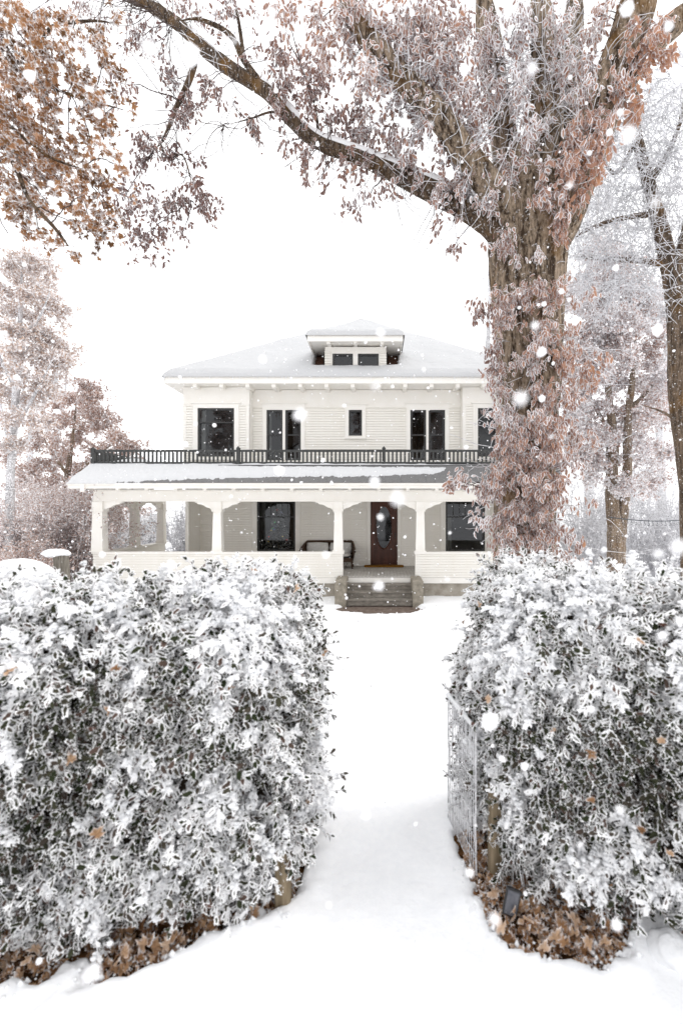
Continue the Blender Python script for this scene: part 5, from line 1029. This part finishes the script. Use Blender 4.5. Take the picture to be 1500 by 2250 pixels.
# cable with small hooks tied between the twin-stemmed tree and a post outside the frame
cb = empty('hanging_cable', W(1372, 1140, 13.5), 'thin dark cable with small hooks strung from the twin-stemmed trunk', 'cable')
xs = np.linspace(1334, 1560, 30); P = np.array([W(x, 1136 + 9 * math.sin((x - 1334) / 226 * math.pi), 13.6) for x in xs]); g = Geo(); tubes(g, P[None], .014, 6); g.build('wire', M['cable'], cb, smooth=True)
for x in np.arange(1378, 1500, 9.3):
    p = W(x, 1136 + 9 * math.sin((x - 1334) / 226 * math.pi), 13.6); t = np.linspace(0, 4.2, 7); Q = np.array([p + np.array([.03 * math.sin(a), 0, -.07 - .03 * (1 - math.cos(a))]) for a in t]); Q = np.concatenate([[p], Q]); q = Geo(); tubes(q, Q[None], .006, 4); q.build('hook', M['cable'], cb)
# stump and snow mound beyond the left hedge
st_ = empty('stump', (ux(136, 10.5), 10.5, gz(10.5)), 'grey weathered wooden stump with a thick snow cap beyond the left hedge', 'stump')
g = Geo(); x = ux(137, 10.5); zt_ = uz(1220, 10.5); limb_mesh(g, [(x, 10.5, gz(10.5) - .2), (x, 10.5, .1), (x - .03, 10.5, zt_)], [.15, .14, .13], 28, 60, .012, 9); g.build('wood', M['grey_wood'], st_, smooth=True)
def blob(g, c, r, seed, amp=.25, n1=28, n2=18, freq=2.2):
    th = np.linspace(0, 2 * math.pi, n1, endpoint=False)[None]; ph = np.linspace(.01, math.pi - .01, n2)[:, None]
    D = np.stack([np.sin(ph) * np.cos(th), np.sin(ph) * np.sin(th), np.cos(ph) + 0 * th], -1); V = np.asarray(c) + D * np.asarray(r) * (1 + amp * fbm(D * freq + seed * 7.7, 4, seed))[..., None]
    I = np.arange(n1 * n2).reshape(n2, n1); A = I[:-1]; B = np.roll(A, -1, 1); C = I[1:]; Dd = np.roll(C, -1, 1); g.quads(V.reshape(-1, 3), np.stack([A, B, Dd, C], -1).reshape(-1, 4))
g = Geo(); blob(g, (x - .13, 10.5, zt_ + .04), (.30, .22, .09), 3); g.build('snow_cap', M['snow_soft'], st_, smooth=True)
g = Geo(); blob(g, (ux(40, 9.6), 9.6, uz(1250, 9.6) - .38), (.85, .5, .56), 4, .10, 48, 30); sm = g.build('snow_mound', M['snow_soft'], None, smooth=True); tag(sm, 'smooth rounded snow mound beside the grey stump', 'snow mound')
g = Geo(); blob(g, (ux(-90, 9.3), 9.3, uz(1262, 9.3) - .38), (.6, .5, .5), 6, .10, 40, 26); sm = g.build('snow_mound', M['snow_soft'], None, smooth=True); tag(sm, 'low snow mound cut by the left edge above the hedge', 'snow mound')
# trees across the street behind the camera, mirrored in the window panes
src = [o for o in bpy.data.objects if o.name.startswith('maple_tree') and o.parent is None and 'pale tan' in o['label']][0]
for k, x in enumerate((-22, -18.5, -15, -12, -8.5, -5, -1, 3, 7, 11)):
    s = (1.35, 1.5, 1.25)[k % 3]; r = src.copy(); COL.objects.link(r); r.location = (x, -13 - 3 * (k % 3), 0); r.rotation_euler = (0, 0, k * 1.3); r.scale = (s, s, s); r['label'] = 'frosted tree across the street mirrored in the upper windows'; r['group'] = 'trees across the street'
    for ch in src.children:
        c = ch.copy(); COL.objects.link(c); c.parent = r
# ------------------------------------------------------------------ the two hedges
def hedge(name, label, path, seed, top, n_sprig, lit):
    """path: footprint outline (x,y) walked so that the outside lies on its right; cross-section swept along it"""
    rng = np.random.RandomState(seed); P2 = np.asarray(path, float); S = np.concatenate([[0], np.cumsum(np.linalg.norm(np.diff(P2, axis=0), axis=1))])
    prof = np.array([(-.03, .13), (.03, .30), (.05, .60), (.045, .95), (.03, 1.25), (.0, 1.45), (-.06, 1.54), (-.18, 1.575), (-.50, 1.58)]); prof[:, 1] *= top / 1.58
    U = np.concatenate([[0], np.cumsum(np.linalg.norm(np.diff(prof, axis=0), axis=1))])
    dens = 160; s_ = np.linspace(0, S[-1], dens); xy = np.stack([np.interp(s_, S, P2[:, 0]), np.interp(s_, S, P2[:, 1])], -1)
    for _ in range(6): xy[1:-1] = (xy[:-2] + xy[1:-1] * 2 + xy[2:]) / 4
    tg = nrm(np.gradient(xy, axis=0)); nn = np.stack([tg[:, 1], -tg[:, 0]], -1)
    def at(s, u, inset=0.0):
        X = np.stack([np.interp(s, s_, xy[:, 0]), np.interp(s, s_, xy[:, 1])], -1); n2 = nrm(np.stack([np.interp(s, s_, nn[:, 0]), np.interp(s, s_, nn[:, 1])], -1))
        o = np.interp(u, U, prof[:, 0]); z = np.interp(u, U, prof[:, 1]); e = .02
        do = np.interp(u + e, U, prof[:, 0]) - np.interp(u - e, U, prof[:, 0]); dz = np.interp(u + e, U, prof[:, 1]) - np.interp(u - e, U, prof[:, 1]); l = np.maximum(np.hypot(do, dz), 1e-6); pn, pz = dz / l, -do / l
        p = np.concatenate([X + n2 * o[..., None], z[..., None]], -1); nv = np.concatenate([n2 * pn[..., None], pz[..., None]], -1)
        b = fbm(p * 3.0, 3, seed) + .35 * fbm(p * 8, 2, seed + 1); return p + nv * (b * .13 - inset)[..., None], nv, b
    base = xy[len(xy) // 2]; h = empty(name, (base[0], base[1], 0), label, 'hedge', 'hedges flanking the path')
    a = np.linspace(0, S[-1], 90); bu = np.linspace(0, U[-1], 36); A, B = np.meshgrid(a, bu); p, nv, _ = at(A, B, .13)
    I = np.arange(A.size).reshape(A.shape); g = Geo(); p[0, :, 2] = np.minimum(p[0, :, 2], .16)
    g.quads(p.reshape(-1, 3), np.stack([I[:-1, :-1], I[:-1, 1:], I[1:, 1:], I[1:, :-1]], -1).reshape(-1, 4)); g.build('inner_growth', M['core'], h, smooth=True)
    # sprigs
    n = n_sprig; s = rng.uniform(0, S[-1], n); u = rng.uniform(-.0, U[-1], n); p, nv, b = at(s, u)
    dark = 1.0 * vnoise(p * np.array([12, 12, 7.0]) + 5, seed + 3) + .28 * fbm(p * 3, 2, seed + 8) + .45 * b + .25 * vnoise(p * 17, seed)                       # light and dark clumps: where frost lies thick
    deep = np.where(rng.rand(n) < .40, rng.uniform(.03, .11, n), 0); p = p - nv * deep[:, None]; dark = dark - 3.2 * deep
    d = nv * .9 + rng.normal(0, .42, (n, 3)) + np.array([0, 0, 1.]) * (.35 * nv[:, 2:3]) + np.array([0, 0, -1.]) * (.55 * (1 - nv[:, 2:3])) * rng.uniform(.2, 1.5, (n, 1))
    L = rng.uniform(.08, .24, n); k = 7
    C = grow(p - nv * .10, d, L, k, .10, .10, .10, rng); low = sstep(.42, .15, p[:, 2])
    C[:, :, 2] = np.maximum(C[:, :, 2], .07)
    tw = Geo(); tubes(tw, C, np.linspace(.0042, .0020, k)[None], 4, np.int32(0), rnd=rng.rand(n)); tw.build('twigs', M['twig'], h, smooth=True, kind='stuff')
    # leaves: opposite pairs along the sprig and one at its tip
    m = 13; f = np.concatenate([np.repeat(np.linspace(.25, .95, 6), 2), [1.0]]) * (k - 1.001); i = f.astype(int); fr = f - i
    pos = C[:, i] * (1 - fr)[None, :, None] + C[:, i + 1] * fr[None, :, None]; ax = nrm(C[:, i + 1] - C[:, i])
    side = nrm(np.cross(ax, nv[:, None, :] + rng.normal(0, .35, ax.shape))); sg = np.array([1, -1] * 6 + [0])[None, :, None]
    la = ax * rng.uniform(.5, 1.1, (n, m, 1)) + side * sg * rng.uniform(.6, 1.1, (n, m, 1)) + rng.normal(0, .18, ax.shape) + np.array([0, 0, -.12]); nr = np.broadcast_to(nv[:, None, :], ax.shape) + rng.normal(0, .45, ax.shape)
    sz = rng.uniform(.018, .054, (n, m)) * np.where(np.arange(m) == 12, .8, 1)[None]
    up = sstep(.2, .9, nv[:, 2])
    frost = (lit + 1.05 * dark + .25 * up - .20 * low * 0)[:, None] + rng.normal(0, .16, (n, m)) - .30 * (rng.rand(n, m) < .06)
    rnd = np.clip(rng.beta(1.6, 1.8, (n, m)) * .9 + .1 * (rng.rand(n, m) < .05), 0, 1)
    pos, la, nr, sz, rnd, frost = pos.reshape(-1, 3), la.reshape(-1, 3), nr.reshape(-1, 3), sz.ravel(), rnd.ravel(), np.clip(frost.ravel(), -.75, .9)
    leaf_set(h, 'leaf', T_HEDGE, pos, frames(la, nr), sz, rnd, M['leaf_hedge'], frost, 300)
    # snow caught on the outer sprigs
    sel = np.where((dark + .18 * up + rng.normal(0, .14, n)) > .34)[0]; g = Geo()
    ico = np.array([(0, 0, 1), (.89, 0, .45), (.28, .85, .45), (-.72, .53, .45), (-.72, -.53, .45), (.28, -.85, .45), (.72, .53, -.45), (-.28, .85, -.45), (-.89, 0, -.45), (-.28, -.85, -.45), (.72, -.53, -.45), (0, 0, -1)])
    it = np.array([(0, 1, 2), (0, 2, 3), (0, 3, 4), (0, 4, 5), (0, 5, 1), (1, 6, 2), (2, 7, 3), (3, 8, 4), (4, 9, 5), (5, 10, 1), (2, 6, 7), (3, 7, 8), (4, 8, 9), (5, 9, 10), (1, 10, 6), (6, 11, 7), (7, 11, 8), (8, 11, 9), (9, 11, 10), (10, 11, 6)])
    c = np.repeat(C[sel][:, 2:], 5, axis=1).reshape(-1, 3); c = c + rng.normal(0, .009, c.shape) + np.array([0, 0, .006]); q = len(c)
    V = c[:, None, :] + ico[None] * (1 + rng.normal(0, .22, (q, 12, 1))) * (.003 + .011 * rng.rand(q, 1, 1) ** 1.7) * np.array([1.15, 1.15, .8])
    g.add(V.reshape(-1, 3), (it[None] + (np.arange(q) * 12)[:, None, None]).reshape(-1, 3)); g.build('snow', M['snow_soft'], h, smooth=True, kind='stuff')
    return at, S[-1], U[-1]
pl = [(-3.3, 1.62), (-2.4, 1.80), (-1.48, 2.00), (-.90, 2.14), (-.60, 2.22), (-.50, 2.27), (-.45, 2.38), (-.42, 2.7), (-.40, 3.0), (-.42, 3.13), (-.50, 3.22)]
pr = [(.70, 3.30), (.62, 3.22), (.61, 3.05), (.63, 2.75), (.615, 2.58), (.625, 2.46), (.72, 2.37), (1.05, 2.22), (1.45, 2.08), (2.2, 1.85), (2.9, 1.65)]
atl, SL_, UL_ = hedge('hedge', 'thick snow-frosted hedge on the left of the path', pl, 5, 1.52, 5800, .05)
atr, SR_, UR_ = hedge('hedge', 'thick snow-frosted hedge on the right of the path beside the wire panel', pr, 6, 1.54, 5800, .12)

# leaves caught in the hedges and the litter below
LV = {}
def brown_leaf(pos, axis, nrml, size, rn, label, group):
    k = int(np.clip(rn, 0, .99) * 6)
    if k not in LV: q = Geo(); q.add(T_MAPLE[0], T_MAPLE[1], 0, T_MAPLE[2], (k + .5) / 6); LV[k] = q.mesh('fallen_leaf', M['litter'])
    R = frames(np.array([axis], float), np.array([nrml], float))[0]; o = inst('fallen_leaf', LV[k], None, pos, Matrix(R.tolist()), size); tag(o, label, 'leaf', group)
r5 = np.random.RandomState(55)
for at_, Smax, a0, labs in ((atl, SL_, 1.2, 'left'), (atr, SR_, .2, 'right')):
    for k in range(16):
        s = np.array([r5.uniform(a0, Smax - (.2 if labs == 'left' else 1.2))]); u = np.array([r5.uniform(.35, 1.75)]); p, nv, b = at_(s, u, -.06)
        brown_leaf(p[0], r5.normal(0, 1, 3), nv[0] + r5.normal(0, .5, 3), r5.uniform(.04, .07), r5.uniform(.3, 1), 'dry orange-brown leaf caught in the frosted hedge on the %s' % labs, 'leaves caught in the %s hedge' % labs)
r6 = np.random.RandomState(66); n = 12000; X = r6.uniform(-2.6, 2.5, n); Yy = r6.uniform(1.75, 2.95, n); b = bed(X, Yy) + .02 * fbm(np.stack([X * 9, Yy * 9, X * 0], -1), 2, 5); ok = (b > .012) & (np.abs(X) > .3); X, Yy, b = X[ok], Yy[ok], b[ok]; n = len(X)
pos = np.stack([X, Yy, .005 + .055 * r6.rand(n) * sstep(0, .12, b)], -1); ax = r6.normal(0, 1, (n, 3)) * np.array([1, 1, .35]); nr = np.array([0, -.25, 1.]) + r6.normal(0, .5, (n, 3)); sz = r6.uniform(.022, .072, n); rn = np.clip(r6.beta(1.4, 1.4, n), 0, 1)
g = Geo(); put_leaves(g, T_MAPLE, pos, frames(ax, nr), sz, rn, 0, r6.normal(0, .1, n)); lit = g.build('leaf_litter', M['litter'], None); tag(lit, 'brown fallen leaves heaped under both hedges', 'leaf litter', None, 'stuff')
for side, lab in ((-1, 'left'), (1, 'right')):
    c = 0
    while c < 22:
        x = r6.uniform(-1.5, -.42) if side < 0 else r6.uniform(.47, 1.15); y = r6.uniform(1.9, 2.4)
        if .02 < bed(np.array(x), np.array(y)) < .2:
            brown_leaf((x, y, r6.uniform(.05, .075)), r6.normal(0, 1, 3) * np.array([1, 1, .25]), np.array([0, -.35, 1]) + r6.normal(0, .35, 3), r6.uniform(.06, .095), r6.uniform(.2, 1), 'curled brown maple leaf on the litter under the %s hedge' % lab, 'leaves on the %s litter' % lab); c += 1

# snow clods by the beds
def clod(px, py, Yc, r, seed, lab, amp=.3):
    c = W(px, py, Yc); g = Geo(); blob(g, c, r, seed, amp, 26, 18, 2.6); o = g.build('snow_clod', M['snow_soft'], None, smooth=True); tag(o, lab, 'snow clod', 'snow clods by the hedges')
clod(565, 2022, 2.28, (.05, .05, .045), 2, 'snow clod against the wooden post of the left hedge')
clod(600, 2040, 2.22, (.06, .05, .03), 3, 'flat snow clod before the wooden post of the left hedge')
clod(150, 2165, 1.95, (.07, .10, .05), 4, 'large white snow clod spilling over the left leaf litter', .45)
clod(450, 2085, 2.1, (.045, .05, .025), 5, 'small snow clod beside the fallen solar light on the left')
clod(1075, 2055, 2.22, (.06, .06, .035), 6, 'snow clod at the path edge of the right leaf litter')
clod(1040, 2000, 2.32, (.05, .06, .045), 7, 'snow clod below the wire panel by the path')
clod(1480, 2095, 2.06, (.10, .10, .06), 8, 'broad snow clod at the right end of the leaf litter')
clod(1400, 2110, 2.05, (.06, .05, .03), 9, 'small snow clod at the right end of the leaf litter')

r8 = np.random.RandomState(88); n = 2600; X = r8.uniform(-2.2, 1.6, n); Yy = r8.uniform(1.8, 2.6, n); bb = bed(X, Yy) + r8.normal(0, .02, n); ok = (bb > -.05) & (bb < .07) & (r8.rand(n) < .8); X, Yy = X[ok], Yy[ok]; n = len(X)
ico8 = np.array([(1, 0, 0), (-1, 0, 0), (0, 1, 0), (0, -1, 0), (0, 0, 1), (0, 0, -1.)]); it8 = np.array([(0, 2, 4), (2, 1, 4), (1, 3, 4), (3, 0, 4), (2, 0, 5), (1, 2, 5), (3, 1, 5), (0, 3, 5)])
V = np.stack([X, Yy, np.maximum(snow_z(X, Yy), .03)], -1)[:, None, :] + ico8[None] * r8.uniform(.6, 1.3, (n, 6, 1)) * (.003 + .016 * r8.rand(n, 1, 1) ** 3)
g = Geo(); g.add(V.reshape(-1, 3), (it8[None] + (np.arange(n) * 6)[:, None, None]).reshape(-1, 3)); o = g.build('snow_crumbs', M['snow_soft'], None, None, True); tag(o, 'loose snow crumbs scattered along the leaf litter edges', 'snow', None, 'stuff')
# wooden posts and wire mesh
def post(px, py0, py1, Yc, w, lab, lean=0.0):
    x = ux(px, Yc); z1 = uz(py0, Yc); o = empty('fence_post', (x, Yc, 0), lab, 'fence post'); r = w / 2; g = Geo(); n = 24; a = np.linspace(0, 2 * math.pi, 20, endpoint=False)
    cs = np.sign(np.cos(a)) * np.abs(np.cos(a)) ** .45 * r; sn = np.sign(np.sin(a)) * np.abs(np.sin(a)) ** .45 * r; zz = np.linspace(-.15, z1, n)
    V = np.stack([x + cs[None] * (1 + .05 * vnoise(np.stack([np.broadcast_to(a * 3, (n, 20)), np.broadcast_to(zz[:, None] * 3, (n, 20)), np.zeros((n, 20))], -1), 3)) + lean * zz[:, None], Yc + sn[None] + 0 * zz[:, None], np.broadcast_to(zz[:, None], (n, 20))], -1)
    I = np.arange(n * 20).reshape(n, 20); A = I[:-1]; B = np.roll(A, -1, 1); C = I[1:]; D = np.roll(C, -1, 1); g.quads(V.reshape(-1, 3), np.stack([A, B, D, C], -1).reshape(-1, 4)); g.build('shaft', M['wood'], o, smooth=True)
    q = Geo(); blob(q, (x + lean * z1, Yc, z1 - .004), (r * .8, r * .95, .02), 8, .15, 20, 12); q.build('snow_cap', M['snow_soft'], o, smooth=True)
post(622, 1850, 2000, 2.335, .075, 'brown wooden fence post at the end of the left hedge', .0)
post(1092, 1720, 1955, 2.53, .088, 'brown wooden fence post at the end of the right hedge', .0)
def wire_panel(A, B, h0, h1, nv_, nh, lab, snow=False, jit=.006, seed=1, frame=False):
    A = np.array(A, float); B = np.array(B, float); r = np.random.RandomState(seed); o = empty('wire_fence', (*((A + B) / 2), 0), lab, 'wire fence')
    for k in range(nv_):
        f = k / (nv_ - 1); p = A * (1 - f) + B * f; z = np.linspace(h0, h1, 10); P = np.stack([p[0] + r.normal(0, jit * .4, 10), p[1] + r.normal(0, jit * .4, 10), z], -1); q = Geo(); tubes(q, P[None], .0028 if 0 < k < nv_ - 1 or not frame else .005, 5); q.build('wire', M['wire'], o, smooth=True)
    for k in range(nh):
        f = k / (nh - 1); z = h0 + (h1 - h0) * f; t = np.linspace(0, 1, 12)[:, None]; p = A * (1 - t) + B * t; P = np.concatenate([p, np.full((12, 1), z) + r.normal(0, jit, (12, 1))], 1); q = Geo(); tubes(q, P[None], .0026 if k < nh - 1 or not frame else .005, 5); q.build('wire', M['wire'], o, smooth=True)
    if snow:
        t = np.linspace(0, 1, 40)[:, None]; P = np.concatenate([A * (1 - t) + B * t, np.full((40, 1), h1 + .012)], 1); R = .010 + .008 * np.abs(vnoise(np.concatenate([t * 14, t * 0, t * 0], 1), 3)); q = Geo(); tubes(q, P[None], R[None], 8); q.build('snow', M['snow_soft'], o, smooth=True, kind='stuff')
wire_panel((.505, 2.53), (.430, 3.00), .02, .76, 15, 9, 'frosted wire mesh panel standing beside the path at the right hedge', True, .004, 3, True)
wire_panel((.62, 2.44), (1.32, 2.19), .03, .40, 16, 5, 'low frosted wire mesh at the foot of the right hedge front', False, .008, 4)
wire_panel((-.46, 2.36), (-1.75, 2.06), .03, .40, 28, 5, 'low frosted wire mesh at the foot of the left hedge front', False, .008, 5)
# fallen solar garden lights
def solar(px, py, Yc, w, h, rx, rz, ry, lab):
    c = Vector(W(px, py, Yc)); o = empty('solar_light', c, lab, 'solar light'); R = (Matrix.Rotation(rz, 3, 'Z') @ Matrix.Rotation(ry, 3, 'Y') @ Matrix.Rotation(rx, 3, 'X'))
    def bx(name, x0, x1, y0, y1, z0, z1, mat, bev=.006):
        g = Geo(); V = []
        for y, s in ((y0, 1), (y0 - bev * .0 - .004, .93)): V += [((x0 + x1) / 2 + (x - (x0 + x1) / 2) * s, y, (z0 + z1) / 2 + (z - (z0 + z1) / 2) * s) for x, z in ((x0, z0), (x1, z0), (x1, z1), (x0, z1))]
        V += [(x, y1, z) for x, z in ((x0, z0), (x1, z0), (x1, z1), (x0, z1))]
        V = [np.array(R @ Vector(v)) + np.array(c) for v in V]; g.quads(V, [(0, 1, 5, 4), (1, 2, 6, 5), (2, 3, 7, 6), (3, 0, 4, 7), (4, 5, 6, 7), (0, 8, 9, 1), (1, 9, 10, 2), (2, 10, 11, 3), (3, 11, 8, 0), (8, 11, 10, 9)]); return g.build(name, mat, o)
    bx('housing', -w / 2, w / 2, 0, .022, -h / 2, h / 2, M['plastic']); bx('solar_panel', -w / 2 + .006, w / 2 - .006, -.0045, .0, -h / 2 + .006, h / 2 - .006, M['panel']); bx('lamp_head', -w * .3, w * .3, .023, .06, -h * .3, h * .15, M['plastic'])
    V = [np.array(R @ Vector(v)) + np.array(c) for v in ((0, .03, -h * .3), (0, .05, -h * .75), (0, .05, -h * 1.2))]; q = Geo(); tubes(q, np.array([V]), np.array([[.009, .008, .002]]), 6); q.build('stake', M['plastic'], o)
solar(1124, 1985, 2.25, .066, .108, math.radians(-18), math.radians(-12), math.radians(14), 'small grey solar light leaning by the right wooden post')
solar(503, 2048, 2.17, .05, .08, math.radians(-42), math.radians(25), math.radians(16), 'small black solar light leaning under the left hedge')

# ------------------------------------------------------------------ falling snow
r7 = np.random.RandomState(77); n = 9500
P = np.stack([r7.uniform(-9.5, 8.5, n), .75 + r7.rand(n) ** .9 * 12.4, r7.uniform(-.6, 9.6, n)], -1)
nn_ = 210; P = np.concatenate([P, np.stack([r7.uniform(-2.4, 2.0, nn_), r7.uniform(.8, 3.2, nn_), r7.uniform(-.1, 4.6, nn_)], -1)])
na_ = 130; P = np.concatenate([P, np.stack([r7.uniform(-.75, .6, na_), r7.uniform(.36, .85, na_), r7.uniform(1.0, 2.8, na_)], -1)])
ok = (P[:, 2] > base_z(P[:, 1]) + .15) & (P[:, 1] > .3); P = P[ok]; n = len(P)
oc_ = np.array([(0, 0, 1), (.89, 0, .45), (.28, .85, .45), (-.72, .53, .45), (-.72, -.53, .45), (.28, -.85, .45), (.72, .53, -.45), (-.28, .85, -.45), (-.89, 0, -.45), (-.28, -.85, -.45), (.72, -.53, -.45), (0, 0, -1)])
ot = np.array([(0, 1, 2), (0, 2, 3), (0, 3, 4), (0, 4, 5), (0, 5, 1), (1, 6, 2), (2, 7, 3), (3, 8, 4), (4, 9, 5), (5, 10, 1), (2, 6, 7), (3, 7, 8), (4, 8, 9), (5, 9, 10), (1, 10, 6), (6, 11, 7), (7, 11, 8), (8, 11, 9), (9, 11, 10), (10, 11, 6)])
rad = np.minimum(r7.lognormal(math.log(.0068), .5, n), .017); rad = np.where(P[:, 1] < .86, np.minimum(rad * .75, .0075), np.where(P[:, 1] < 3.2, rad * 1.15, rad)); V = P[:, None, :] + oc_[None] * (1 + r7.normal(0, .15, (n, 12, 1))) * rad[:, None, None]
g = Geo(); g.add(V.reshape(-1, 3), (ot[None] + (np.arange(n) * 12)[:, None, None]).reshape(-1, 3)); sf = g.build('falling_snow', M['flake'], None, (0, 0, 0), True); tag(sf, 'white snowflakes drifting down all over the scene', 'snowflakes', None, 'stuff')
